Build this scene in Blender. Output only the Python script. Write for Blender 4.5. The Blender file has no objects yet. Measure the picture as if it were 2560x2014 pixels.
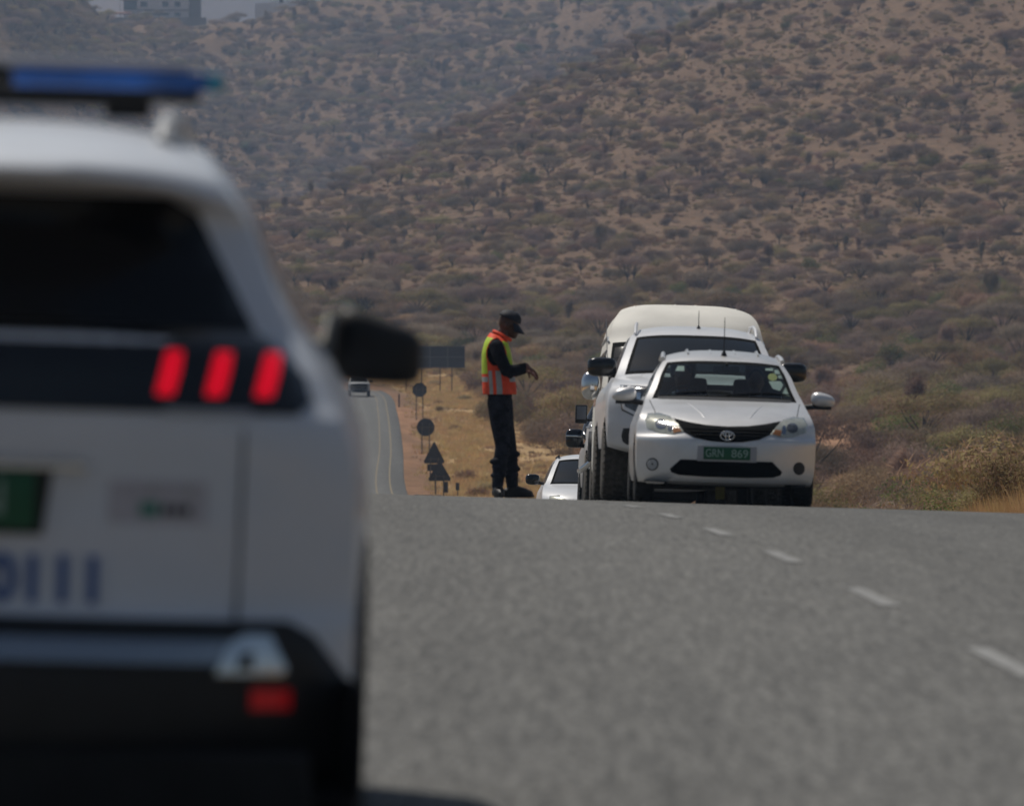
import bpy, bmesh, math, random
import numpy as np
from mathutils import Vector, Matrix, noise as mnoise
from mathutils.bvhtree import BVHTree
from mathutils.geometry import delaunay_2d_cdt

S = bpy.context.scene
COL = S.collection
R = random.Random(7)
NP = np.random.default_rng(7)

# ------------------------------------------------------------------ camera
CAM_H = 1.02
cam = bpy.data.cameras.new('camera')
cam.lens = 300.0
cam.sensor_width = 36.0
cam.clip_start = 0.5
cam.clip_end = 30000
cam.dof.use_dof = True
cam.dof.focus_distance = 140.0
cam.dof.aperture_fstop = 6.6
camo = bpy.data.objects.new('camera', cam)
COL.objects.link(camo)
camo.location = (0, 0, CAM_H)
camo.rotation_euler = (math.radians(90), 0, 0)
S.camera = camo

# ------------------------------------------------------------------ sky + sun
SUN_EL, SUN_AZ = math.radians(61), math.radians(-43)      # azimuth from +Y, negative = towards -X
SUN = Vector((math.sin(SUN_AZ) * math.cos(SUN_EL), math.cos(SUN_AZ) * math.cos(SUN_EL), math.sin(SUN_EL)))
W = bpy.data.worlds.new('World')
S.world = W
W.use_nodes = True
wn = W.node_tree.nodes
sky = wn.new('ShaderNodeTexSky')
sky.sky_type = 'NISHITA'
sky.sun_disc = False
sky.sun_elevation = SUN_EL
sky.sun_rotation = SUN_AZ
sky.air_density = 1.2
sky.dust_density = 2.0
W.node_tree.links.new(sky.outputs[0], wn['Background'].inputs[0])
wn['Background'].inputs[1].default_value = 0.05
sl = bpy.data.lights.new('sun', 'SUN')
sl.energy = 5.0
sl.angle = math.radians(0.55)
sl.color = (1.0, 0.945, 0.86)
so = bpy.data.objects.new('sun', sl)
COL.objects.link(so)
so.rotation_euler = SUN.to_track_quat('Z', 'Y').to_euler()
so.location = (-50, 60, 120)
S.view_settings.view_transform = 'Standard'
S.view_settings.look = 'None'
S.view_settings.gamma = 1
S.view_settings.use_curve_mapping = False
S.view_settings.exposure = -0.66
S.render.engine = 'CYCLES'
S.cycles.use_denoising = True
S.cycles.max_bounces = 8
S.cycles.transparent_max_bounces = 24
S.cycles.volume_bounces = 1
S.cycles.caustics_reflective = False
S.cycles.caustics_refractive = False

# ------------------------------------------------------------------ materials
def mat(name, col, rough=0.6, metal=0.0, coat=0.0, spec=0.5, vary=0.0, vscale=5.0, bump=0.0, bscale=40.0,
        emit=None, estr=0.0, objrand=0.0, col2=None):
    m = bpy.data.materials.new(name)
    m.use_nodes = True
    nt = m.node_tree
    b = nt.nodes['Principled BSDF']
    b.inputs['Base Color'].default_value = (*col, 1)
    b.inputs['Roughness'].default_value = rough
    b.inputs['Metallic'].default_value = metal
    b.inputs['Coat Weight'].default_value = coat
    b.inputs['Coat Roughness'].default_value = 0.06
    b.inputs['Specular IOR Level'].default_value = spec
    if emit:
        b.inputs['Emission Color'].default_value = (*emit, 1)
        b.inputs['Emission Strength'].default_value = estr
    src = None
    if vary or col2:
        tc = nt.nodes.new('ShaderNodeTexCoord')
        n = nt.nodes.new('ShaderNodeTexNoise')
        n.inputs['Scale'].default_value = vscale
        n.inputs['Detail'].default_value = 6
        n.inputs['Roughness'].default_value = 0.62
        nt.links.new(tc.outputs['Object'], n.inputs['Vector'])
        r = nt.nodes.new('ShaderNodeValToRGB')
        a, c = r.color_ramp.elements
        a.position, c.position = 0.36, 0.66
        c2 = col2 or tuple(max(0, k * (1 + vary)) for k in col)
        a.color = (*[k * (1 - vary) for k in col], 1)
        c.color = (*c2, 1)
        nt.links.new(n.outputs['Fac'], r.inputs[0])
        src = r.outputs[0]
    if objrand:
        oi = nt.nodes.new('ShaderNodeObjectInfo')
        hs = nt.nodes.new('ShaderNodeHueSaturation')
        mr = nt.nodes.new('ShaderNodeMapRange')
        mr.inputs[3].default_value = 1 - objrand
        mr.inputs[4].default_value = 1 + objrand
        nt.links.new(oi.outputs['Random'], mr.inputs[0])
        nt.links.new(mr.outputs[0], hs.inputs['Value'])
        mr2 = nt.nodes.new('ShaderNodeMapRange')
        mr2.inputs[3].default_value = 0.475
        mr2.inputs[4].default_value = 0.525
        ma = nt.nodes.new('ShaderNodeMath'); ma.operation = 'MULTIPLY'; ma.inputs[1].default_value = 7.31
        mf = nt.nodes.new('ShaderNodeMath'); mf.operation = 'FRACT'
        nt.links.new(oi.outputs['Random'], ma.inputs[0]); nt.links.new(ma.outputs[0], mf.inputs[0])
        nt.links.new(mf.outputs[0], mr2.inputs[0]); nt.links.new(mr2.outputs[0], hs.inputs['Hue'])
        hs.inputs['Color'].default_value = (*col, 1)
        if src: nt.links.new(src, hs.inputs['Color'])
        src = hs.outputs[0]
    if src: nt.links.new(src, b.inputs['Base Color'])
    if bump:
        tc = nt.nodes.new('ShaderNodeTexCoord')
        n = nt.nodes.new('ShaderNodeTexNoise')
        n.inputs['Scale'].default_value = bscale
        n.inputs['Detail'].default_value = 4
        nt.links.new(tc.outputs['Object'], n.inputs['Vector'])
        bp = nt.nodes.new('ShaderNodeBump')
        bp.inputs['Strength'].default_value = bump
        bp.inputs['Distance'].default_value = 0.02
        nt.links.new(n.outputs['Fac'], bp.inputs['Height'])
        nt.links.new(bp.outputs[0], b.inputs['Normal'])
    return m

def glass_mat(name, tint, refl=0.5):
    m = bpy.data.materials.new(name); m.use_nodes = True
    nt = m.node_tree; nt.nodes.clear()
    out = nt.nodes.new('ShaderNodeOutputMaterial')
    tr = nt.nodes.new('ShaderNodeBsdfTransparent'); tr.inputs[0].default_value = (*tint, 1)
    gl = nt.nodes.new('ShaderNodeBsdfGlossy'); gl.inputs[1].default_value = 0.02
    gl.inputs[0].default_value = (0.9, 0.95, 1, 1)
    fr = nt.nodes.new('ShaderNodeFresnel'); fr.inputs[0].default_value = 1.5
    mul = nt.nodes.new('ShaderNodeMath'); mul.operation = 'MULTIPLY'; mul.inputs[1].default_value = refl
    mx = nt.nodes.new('ShaderNodeMixShader')
    nt.links.new(fr.outputs[0], mul.inputs[0]); nt.links.new(mul.outputs[0], mx.inputs[0])
    nt.links.new(tr.outputs[0], mx.inputs[1]); nt.links.new(gl.outputs[0], mx.inputs[2])
    nt.links.new(mx.outputs[0], out.inputs[0])
    return m

M = {}
M['white_paint'] = mat('white_paint', (0.74, 0.75, 0.77), 0.42, coat=0.5, vary=0.03, vscale=3)
M['police_white'] = mat('police_white', (0.70, 0.74, 0.80), 0.5, coat=0.4, vary=0.04, vscale=2)
M['silver_paint'] = mat('silver_paint', (0.76, 0.755, 0.75), 0.36, metal=0.38, coat=0.6, vary=0.05, vscale=4)
M['cream_paint'] = mat('cream_paint', (0.77, 0.75, 0.69), 0.62, coat=0.0, spec=0.3, vary=0.06, vscale=3)
M['grey_paint'] = mat('grey_paint', (0.45, 0.46, 0.47), 0.4, coat=0.4, vary=0.05)
M['black_plastic'] = mat('black_plastic', (0.014, 0.015, 0.017), 0.55, vary=0.2, vscale=8)
M['black_gloss'] = mat('black_gloss', (0.008, 0.009, 0.011), 0.16, coat=0.4)
M['dark_glass'] = mat('dark_glass', (0.010, 0.014, 0.018), 0.06, spec=0.55)
M['tinted_rear_glass'] = mat('tinted_rear_glass', (0.008, 0.009, 0.011), 0.16, spec=0.3)
M['clear_glass'] = glass_mat('clear_glass', (0.86, 0.96, 0.93), 0.6)
M['rubber'] = mat('rubber', (0.022, 0.021, 0.020), 0.85, vary=0.35, vscale=12, bump=0.5)
M['dusty_rubber'] = mat('dusty_rubber', (0.095, 0.085, 0.072), 0.95, vary=0.4, vscale=18, bump=0.9, bscale=60)
M['rim'] = mat('rim', (0.4, 0.4, 0.4), 0.35, metal=0.8)
M['chrome'] = mat('chrome', (0.78, 0.79, 0.80), 0.12, metal=1.0)
M['lamp_lens'] = mat('lamp_lens', (0.52, 0.53, 0.46), 0.2, metal=0.3, coat=1.0, vary=0.22, vscale=9)
M['grille_black'] = mat('grille_black', (0.004, 0.0045, 0.005), 0.85, spec=0.08)
M['dark_chrome'] = mat('dark_chrome', (0.42, 0.43, 0.45), 0.16, metal=1.0)
M['lamp_dark'] = mat('lamp_dark', (0.07, 0.075, 0.085), 0.12, coat=1.0, vary=0.5, vscale=16)
M['amber'] = mat('amber', (0.36, 0.15, 0.05), 0.25, coat=0.6)
M['drl'] = mat('drl', (0.85, 0.85, 0.86), 0.3, coat=0.5)
M['red_lamp'] = mat('red_lamp', (0.55, 0.0, 0.02), 0.3, emit=(1.0, 0.003, 0.022), estr=0.85)
M['red_reflector'] = mat('red_reflector', (0.42, 0.004, 0.008), 0.3, coat=0.5, emit=(1, 0.0, 0.01), estr=0.10)  # faint emission stands in for the light a reflector throws back
M['blue_lens'] = mat('blue_lens', (0.014, 0.105, 0.40), 0.25, coat=0.6, vary=0.5, vscale=5)
M['teal_lens'] = mat('teal_lens', (0.015, 0.30, 0.46), 0.25, coat=0.6)
M['clear_lens'] = mat('clear_lens', (0.46, 0.46, 0.49), 0.3)
M['plate_green'] = mat('plate_green', (0.006, 0.10, 0.042), 0.45, vary=0.1)
M['plate_white'] = mat('plate_white', (0.42, 0.42, 0.44), 0.5)
M['letter_white'] = mat('letter_white', (0.30, 0.42, 0.36), 0.5)
M['letter_blue'] = mat('letter_blue', (0.035, 0.11, 0.34), 0.5)
M['sticker_mauve'] = mat('sticker_mauve', (0.54, 0.53, 0.58), 0.6)
M['sticker_green'] = mat('sticker_green', (0.06, 0.25, 0.19), 0.6)
M['paper'] = mat('paper', (0.72, 0.76, 0.70), 0.8, vary=0.06)
M['paper_yellow'] = mat('paper_yellow', (0.62, 0.58, 0.22), 0.8)
M['seat_fabric'] = mat('seat_fabric', (0.035, 0.035, 0.038), 0.9, vary=0.2, bump=0.3)
M['underbody'] = mat('underbody', (0.012, 0.012, 0.012), 0.9, vary=0.3)
M['skin_dark'] = mat('skin_dark', (0.075, 0.036, 0.022), 0.55, vary=0.15, vscale=20)
M['hand_skin'] = mat('hand_skin', (0.16, 0.062, 0.04), 0.55, vary=0.15, vscale=40)
M['uniform'] = mat('uniform', (0.011, 0.012, 0.017), 0.9, spec=0.15, vary=0.35, vscale=14, bump=0.8, bscale=16)
M['trousers'] = mat('trousers', (0.018, 0.020, 0.029), 0.9, spec=0.2, vary=0.6, vscale=12, bump=1.0, bscale=14)
M['cap_cloth'] = mat('cap_cloth', (0.011, 0.014, 0.024), 0.7, vary=0.2, vscale=20)
M['boot'] = mat('boot', (0.012, 0.010, 0.009), 0.5, vary=0.3, vscale=12)
M['vest_orange'] = mat('vest_orange', (0.86, 0.075, 0.02), 0.7, vary=0.12, vscale=10, bump=0.4, bscale=18)
M['vest_yellow'] = mat('vest_yellow', (0.52, 0.72, 0.05), 0.7, vary=0.1, vscale=10, bump=0.4, bscale=18)
M['vest_tape'] = mat('vest_tape', (0.36, 0.37, 0.37), 0.45, vary=0.1, vscale=15)
M['shirt_blue'] = mat('shirt_blue', (0.06, 0.09, 0.17), 0.8, vary=0.2)
M['shirt_dark'] = mat('shirt_dark', (0.02, 0.02, 0.024), 0.85, vary=0.2)
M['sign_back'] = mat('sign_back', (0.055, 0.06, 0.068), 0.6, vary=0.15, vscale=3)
M['steel_post'] = mat('steel_post', (0.12, 0.11, 0.10), 0.6, vary=0.2)
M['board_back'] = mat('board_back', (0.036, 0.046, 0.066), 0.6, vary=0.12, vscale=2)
M['board_rail'] = mat('board_rail', (0.13, 0.14, 0.16), 0.5)
M['wire'] = mat('wire', (0.16, 0.15, 0.14), 0.5)
M['timber'] = mat('timber', (0.16, 0.11, 0.08), 0.85, vary=0.3)
M['plaster'] = mat('plaster', (0.74, 0.68, 0.64), 0.85, vary=0.06, vscale=0.4)
M['plaster_white'] = mat('plaster_white', (0.75, 0.75, 0.75), 0.85, vary=0.05, vscale=0.4)
M['wall_brown'] = mat('wall_brown', (0.22, 0.19, 0.175), 0.9, vary=0.1, vscale=0.6)
M['roof_tile'] = mat('roof_tile', (0.32, 0.13, 0.085), 0.85, vary=0.15, vscale=2)
M['window_glass'] = mat('window_glass', (0.03, 0.035, 0.045), 0.15)
M['window_frame'] = mat('window_frame', (0.3, 0.29, 0.28), 0.6)
M['lane_white'] = mat('lane_white', (0.31, 0.31, 0.30), 0.75, col2=(0.17, 0.17, 0.165), vscale=7)
M['lane_yellow'] = mat('lane_yellow', (0.235, 0.185, 0.11), 0.8, vary=0.2, vscale=3)
M['slab_brown'] = mat('slab_brown', (0.17, 0.12, 0.095), 0.95, vary=0.3, vscale=0.7, bump=1.0, bscale=2)
M['bark'] = mat('bark', (0.075, 0.06, 0.05), 0.95, vary=0.3, vscale=6)
def plant_mat(name, col, rand, trans=0.4):
    m = bpy.data.materials.new(name); m.use_nodes = True
    nt = m.node_tree; nt.nodes.clear(); L = nt.links.new
    out = nt.nodes.new('ShaderNodeOutputMaterial')
    oi = nt.nodes.new('ShaderNodeObjectInfo'); hs = nt.nodes.new('ShaderNodeHueSaturation')
    hs.inputs['Color'].default_value = (*col, 1)
    mr = nt.nodes.new('ShaderNodeMapRange'); mr.inputs[3].default_value = 1 - rand; mr.inputs[4].default_value = 1 + rand
    L(oi.outputs['Random'], mr.inputs[0]); L(mr.outputs[0], hs.inputs['Value'])
    ma = nt.nodes.new('ShaderNodeMath'); ma.operation = 'MULTIPLY'; ma.inputs[1].default_value = 7.31
    mf = nt.nodes.new('ShaderNodeMath'); mf.operation = 'FRACT'
    mr2 = nt.nodes.new('ShaderNodeMapRange'); mr2.inputs[3].default_value = 0.475; mr2.inputs[4].default_value = 0.525
    L(oi.outputs['Random'], ma.inputs[0]); L(ma.outputs[0], mf.inputs[0]); L(mf.outputs[0], mr2.inputs[0]); L(mr2.outputs[0], hs.inputs['Hue'])
    d = nt.nodes.new('ShaderNodeBsdfDiffuse'); t = nt.nodes.new('ShaderNodeBsdfTranslucent'); mx = nt.nodes.new('ShaderNodeMixShader')
    mx.inputs[0].default_value = trans
    L(hs.outputs[0], d.inputs[0]); L(hs.outputs[0], t.inputs[0]); L(d.outputs[0], mx.inputs[1]); L(t.outputs[0], mx.inputs[2]); L(mx.outputs[0], out.inputs[0])
    return m
M['twig_grey'] = plant_mat('twig_grey', (0.295, 0.222, 0.175), 0.36, 0.28)
M['twig_brown'] = plant_mat('twig_brown', (0.35, 0.240, 0.155), 0.34, 0.28)
M['leaf_olive'] = plant_mat('leaf_olive', (0.30, 0.250, 0.115), 0.3, 0.3)
M['leaf_green'] = plant_mat('leaf_green', (0.155, 0.200, 0.060), 0.28, 0.3)
M['grass_dry'] = plant_mat('grass_dry', (0.60, 0.42, 0.20), 0.2, 0.45)
M['grass_pale'] = plant_mat('grass_pale', (0.66, 0.50, 0.27), 0.2, 0.45)
M['grass_orange'] = plant_mat('grass_orange', (0.64, 0.42, 0.20), 0.22, 0.45)
M['tuft_straw'] = plant_mat('tuft_straw', (0.46, 0.34, 0.20), 0.2, 0.4)

# ------------------------------------------------------------------ helpers
def link(name, me, mats=(), parent=None, smooth=None):
    o = bpy.data.objects.new(name, me)
    COL.objects.link(o)
    for m in (mats if isinstance(mats, (list, tuple)) else [mats]):
        me.materials.append(M[m] if isinstance(m, str) else m)
    if parent is not None: o.parent = parent
    if smooth is not None:
        me.polygons.foreach_set('use_smooth', [True] * len(me.polygons))
        if smooth < 180: me.set_sharp_from_angle(angle=math.radians(smooth))
    return o

def from_bm(name, bm, mats=(), parent=None, smooth=None):
    me = bpy.data.meshes.new(name)
    bm.normal_update()
    bm.to_mesh(me); bm.free()
    return link(name, me, mats, parent, smooth)

def from_py(name, v, f, mats=(), parent=None, smooth=None):
    me = bpy.data.meshes.new(name)
    me.from_pydata([tuple(p) for p in v], [], [tuple(q) for q in f])
    me.update()
    return link(name, me, mats, parent, smooth)

def np_mesh(name, V, F):
    """fast triangle / quad mesh from numpy arrays"""
    me = bpy.data.meshes.new(name)
    V = np.asarray(V, np.float32); F = np.asarray(F, np.int32)
    k = F.shape[1]
    me.vertices.add(len(V)); me.vertices.foreach_set('co', V.ravel())
    me.loops.add(F.size); me.loops.foreach_set('vertex_index', F.ravel())
    me.polygons.add(len(F))
    me.polygons.foreach_set('loop_start', np.arange(len(F), dtype=np.int32) * k)
    me.update(calc_edges=True); me.validate()
    return me

def thing(name, label, cat, loc=(0, 0, 0), rz=0.0, group=None):
    o = bpy.data.objects.new(name, None)
    COL.objects.link(o)
    o.empty_display_size = 0.2
    o.location = loc; o.rotation_euler = (0, 0, rz)
    return tag(o, label, cat, group)

def tag(o, label=None, cat=None, group=None, kind=None):
    if label: o['label'] = label
    if cat: o['category'] = cat
    if group: o['group'] = group
    if kind: o['kind'] = kind
    return o

def box_bm(bm, c, s, rot=None, bev=0.0):
    r = bmesh.ops.create_cube(bm, size=1.0)
    vs = r['verts']
    bmesh.ops.scale(bm, vec=s, verts=vs)
    if bev > 0:
        es = list({e for v in vs for e in v.link_edges})
        b = bmesh.ops.bevel(bm, geom=es, offset=bev, segments=2, affect='EDGES', profile=0.6)
        vs = list({v for f in b['faces'] for v in f.verts} | {v for v in vs if v.is_valid})
    if rot is not None: bmesh.ops.rotate(bm, cent=(0, 0, 0), matrix=rot, verts=vs)
    bmesh.ops.translate(bm, vec=c, verts=vs)
    return vs

def box(name, c, s, m, parent=None, rot=None, bev=0.0, smooth=None):
    bm = bmesh.new(); box_bm(bm, c, s, rot, bev)
    return from_bm(name, bm, m, parent, 40 if bev and smooth is None else smooth)

def tube_bm(bm, pts, rad, seg=8, cap=True, closed=False):
    pts = [Vector(p) for p in pts]
    n = len(pts)
    rads = rad if isinstance(rad, (list, tuple)) else [rad] * n
    rings = []
    up0 = None
    for i, p in enumerate(pts):
        a = pts[i - 1] if (i > 0 or closed) else p
        b = pts[(i + 1) % n] if (i < n - 1 or closed) else p
        d = (b - a).normalized()
        ref = up0 if up0 is not None else (Vector((0, 0, 1)) if abs(d.z) < 0.9 else Vector((1, 0, 0)))
        s = d.cross(ref)
        if s.length < 1e-5: s = d.cross(Vector((0, 1, 0)))
        s.normalize(); u = s.cross(d).normalized(); up0 = u
        rings.append([bm.verts.new(p + (s * math.cos(t) + u * math.sin(t)) * rads[i]) for t in [2 * math.pi * k / seg for k in range(seg)]])
    m = n if closed else n - 1
    for i in range(m):
        A, B = rings[i], rings[(i + 1) % n]
        for k in range(seg):
            bm.faces.new((A[k], A[(k + 1) % seg], B[(k + 1) % seg], B[k]))
    if cap and not closed:
        bm.faces.new(rings[0][::-1]); bm.faces.new(rings[-1])

def tube(name, pts, rad, m, parent=None, seg=8, closed=False):
    bm = bmesh.new(); tube_bm(bm, pts, rad, seg, True, closed)
    return from_bm(name, bm, m, parent, 50)

def lathe(name, prof, m, parent=None, seg=24, axis='x', smooth=35):
    """prof: (axial, radius) pairs"""
    bm = bmesh.new(); rings = []
    for a, r in prof:
        ring = []
        for k in range(seg):
            t = 2 * math.pi * k / seg
            c, s = math.cos(t) * r, math.sin(t) * r
            ring.append(bm.verts.new({'x': (a, c, s), 'y': (c, a, s), 'z': (c, s, a)}[axis]))
        rings.append(ring)
    for A, B in zip(rings, rings[1:]):
        for k in range(seg):
            bm.faces.new((A[k], A[(k + 1) % seg], B[(k + 1) % seg], B[k]))
    bm.faces.new(rings[0][::-1]); bm.faces.new(rings[-1])
    bmesh.ops.recalc_face_normals(bm, faces=bm.faces)
    return from_bm(name, bm, m, parent, smooth)

def text_mesh(name, s, size, m, parent, loc, width=None, depth=0.002, bold=0.0):
    cu = bpy.data.curves.new(name, 'FONT')
    cu.body = s; cu.size = size; cu.extrude = depth; cu.align_x = 'CENTER'; cu.align_y = 'CENTER'; cu.offset = bold
    o = bpy.data.objects.new(name, cu); COL.objects.link(o)
    dg = bpy.context.evaluated_depsgraph_get()
    me = bpy.data.meshes.new_from_object(o.evaluated_get(dg))
    bpy.data.objects.remove(o)
    q = link(name, me, m, parent)
    q.rotation_euler = (math.radians(90), 0, 0)
    q.location = loc
    if width:
        xs = [v.co.x for v in me.vertices]
        f = width / max(1e-6, max(xs) - min(xs))
        for v in me.vertices: v.co.x *= f
    return q

def pchip(x, y, xi):
    x = np.asarray(x, float); y = np.asarray(y, float); xi = np.asarray(xi, float)
    h = np.diff(x); d = np.diff(y) / h
    n = len(x); m = np.zeros(n)
    if n == 2: m[:] = d[0]
    else:
        for i in range(1, n - 1):
            if d[i - 1] * d[i] > 0:
                w1, w2 = 2 * h[i] + h[i - 1], h[i] + 2 * h[i - 1]
                m[i] = (w1 + w2) / (w1 / d[i - 1] + w2 / d[i])
        m[0], m[-1] = d[0], d[-1]
    k = np.clip(np.searchsorted(x, xi) - 1, 0, n - 2)
    t = np.clip((xi - x[k]) / h[k], 0, 1)
    h00 = (1 + 2 * t) * (1 - t) ** 2; h10 = t * (1 - t) ** 2; h01 = t * t * (3 - 2 * t); h11 = t * t * (t - 1)
    return h00 * y[k] + h10 * h[k] * m[k] + h01 * y[k + 1] + h11 * h[k] * m[k + 1]

def inside(poly, pts):
    poly = np.asarray(poly); x, y = pts[:, 0], pts[:, 1]
    c = np.zeros(len(pts), bool); j = len(poly) - 1
    for i in range(len(poly)):
        xi, yi = poly[i]; xj, yj = poly[j]
        den = (yj - yi) if abs(yj - yi) > 1e-12 else 1e-12
        c ^= ((yi > y) != (yj > y)) & (x < (xj - xi) * (y - yi) / den + xi)
        j = i
    return c

def fill2d(outer, holes=(), step=0.06):
    """triangulate a 2D polygon (with holes) with interior points; returns pts, tris"""
    def dens(p):
        out = []
        for a, b in zip(p, list(p[1:]) + [p[0]]):
            a = np.array(a, float); b = np.array(b, float)
            n = max(1, int(np.linalg.norm(b - a) / (step * 1.5)))
            out += [a + (b - a) * k / n for k in range(n)]
        return out
    loops = [[np.array(p, float) for p in outer]] + [dens(h) for h in holes]
    V, E = [], []
    for lp in loops:
        s = len(V); V += lp
        E += [(s + i, s + (i + 1) % len(lp)) for i in range(len(lp))]
    A = np.array(V); lo, hi = A.min(0), A.max(0)
    gx, gy = np.meshgrid(np.arange(lo[0] + step / 2, hi[0], step), np.arange(lo[1] + step / 2, hi[1], step))
    G = np.stack([gx.ravel(), gy.ravel()], 1)
    if len(G):
        ok = inside(outer, G)
        for h in holes: ok &= ~inside(h, G)
        G = G[ok]
        if len(G):
            dd = np.min(np.linalg.norm(G[:, None] - A[None], axis=2), axis=1)
            V += list(G[dd > step * 0.4])
    r = delaunay_2d_cdt([Vector((float(p[0]), float(p[1]))) for p in V], E, [], 0, 1e-6)
    P = np.array([tuple(v) for v in r[0]]); T = np.array([tuple(f) for f in r[2]])
    cen = P[T].mean(1)
    ok = inside(outer, cen)
    for h in holes: ok &= ~inside(h, cen)
    return P, T[ok]

def bvh_of(*objs):
    v, f = [], []
    for o in objs:
        b = len(v)
        v += [tuple(q.co) for q in o.data.vertices]
        f += [[b + i for i in p.vertices] for p in o.data.polygons]
    return BVHTree.FromPolygons(v, f)

def patch(name, bvh, poly, m, parent, off=0.004, step=0.04, skirt=0.015, axis='y', side=1, smooth=60):
    """a conformal plate: 2D outline (x,z) pushed along +y on to a body (axis 'y'), or (y,z) along x (axis 'x')"""
    lp = []
    for a, b in zip(poly, list(poly[1:]) + [poly[0]]):
        a = np.array(a, float); b = np.array(b, float)
        n = max(1, int(np.linalg.norm(b - a) / step))
        lp += [a + (b - a) * k / n for k in range(n)]
    P, T = fill2d(lp, (), step)
    co = []
    last = None
    for a, b in P:
        if axis == 'y':
            h = bvh.ray_cast(Vector((a, -20, b)), Vector((0, 1, 0)))[0]
            if h is None: h = Vector((a, last.y if last else 0, b))
            q = Vector((a, h.y - off, b))
        else:
            h = bvh.ray_cast(Vector((side * 20, a, b)), Vector((-side, 0, 0)))[0]
            if h is None: h = Vector((last.x if last else side * 0.8, a, b))
            q = Vector((h.x + side * off, a, b))
        last = h; co.append(q)
    tris = []
    want = Vector((0, -1, 0)) if axis == 'y' else Vector((side, 0, 0))
    for t in T:
        n = (co[t[1]] - co[t[0]]).cross(co[t[2]] - co[t[0]])
        tris.append(tuple(t) if n.dot(want) > 0 else (t[0], t[2], t[1]))
    if skirt:
        ec = {}
        for t in tris:
            for i in range(3):
                e = (t[i], t[(i + 1) % 3]); ec[tuple(sorted(e))] = ec.get(tuple(sorted(e)), []) + [e]
        mp = {}
        for k, v in ec.items():
            if len(v) == 1:
                a, b = v[0]
                for q in (a, b):
                    if q not in mp: mp[q] = len(co); co.append(co[q] - want * skirt)
                tris.append((b, a, mp[a])); tris.append((b, mp[a], mp[b]))
    return from_py(name, co, tris, m, parent, smooth)

def ellipse(cx, cz, rx, rz, n=20):
    return [(cx + rx * math.cos(2 * math.pi * k / n), cz + rz * math.sin(2 * math.pi * k / n)) for k in range(n)]

def mirror(poly): return [(-a, b) for a, b in poly][::-1]

# ------------------------------------------------------------------ ground shape
def vnoise(x, y, seed=0):
    xi, yi = np.floor(x).astype(np.int64), np.floor(y).astype(np.int64)
    xf, yf = x - xi, y - yi
    u, v = xf * xf * (3 - 2 * xf), yf * yf * (3 - 2 * yf)
    def h(a, b):
        n = (a * 374761393 + b * 668265263 + seed * 2147483647) & 0xffffffff
        n = ((n ^ (n >> 13)) * 1274126177) & 0xffffffff
        return ((n ^ (n >> 16)) & 0xffff) / 65535.0
    return (h(xi, yi) * (1 - u) + h(xi + 1, yi) * u) * (1 - v) + (h(xi, yi + 1) * (1 - u) + h(xi + 1, yi + 1) * u) * v

def fbm(x, y, seed=0, oct=4, gain=0.5):
    t, a, s = 0.0, 1.0, 0.0
    for k in range(oct):
        t = t + a * (vnoise(x * 2 ** k, y * 2 ** k, seed + k * 17) - 0.5); s += a; a *= gain
    return t / s * 2

_d = [-9000, -300, -60]; _z = [-3.4, -2.8, -2.2]
for q in (0, 10, 18, 26, 34, 42, 50, 58, 66, 74, 83): _d.append(q); _z.append(0.098 - 0.011 * (q - 83) - 0.0002 * (q - 83) ** 2)
for q in (92, 101, 110, 118, 127, 136): _d.append(q); _z.append(0.098 - 0.011 * (q - 83) - 0.000279 * (q - 83) ** 2)
for a, b in ((160, -1.88), (190, -2.55), (250, -3.3), (300, -3.5), (350, -3.42), (400, -3.2), (430, -2.9), (520, -1.94), (620, -0.04), (720, 1.6), (800, 3.2), (900, 5.6), (1000, 8.2), (1200, 10.8), (1500, 11.6), (9000, 13)):
    _d.append(a); _z.append(b)
def prof(d): return pchip(_d, _z, d)

RC_D = [-9000, -60, 31, 80, 136, 250, 400, 540, 650, 720, 760, 800, 880, 1000, 1300, 9000]
RC_X = [200, 3.79, 1.79, 0.71, -0.62, -4.4, -9.3, -11.35, -13.2, -14.6, -16.6, -20.5, -33, -60, -140, -2600]
def road_c(d): return pchip(RC_D, RC_X, d)
ROAD_L, ROAD_R = -5.6, 4.35

def sstep(a, b, x):
    t = np.clip((x - a) / (b - a), 0, 1); return t * t * (3 - 2 * t)

def road_z(X, Y):
    X = np.asarray(X, float); Y = np.asarray(Y, float)
    return prof(Y) - 0.03 * np.clip(X, -7, 7) * (1 - sstep(140, 330, Y))

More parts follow.
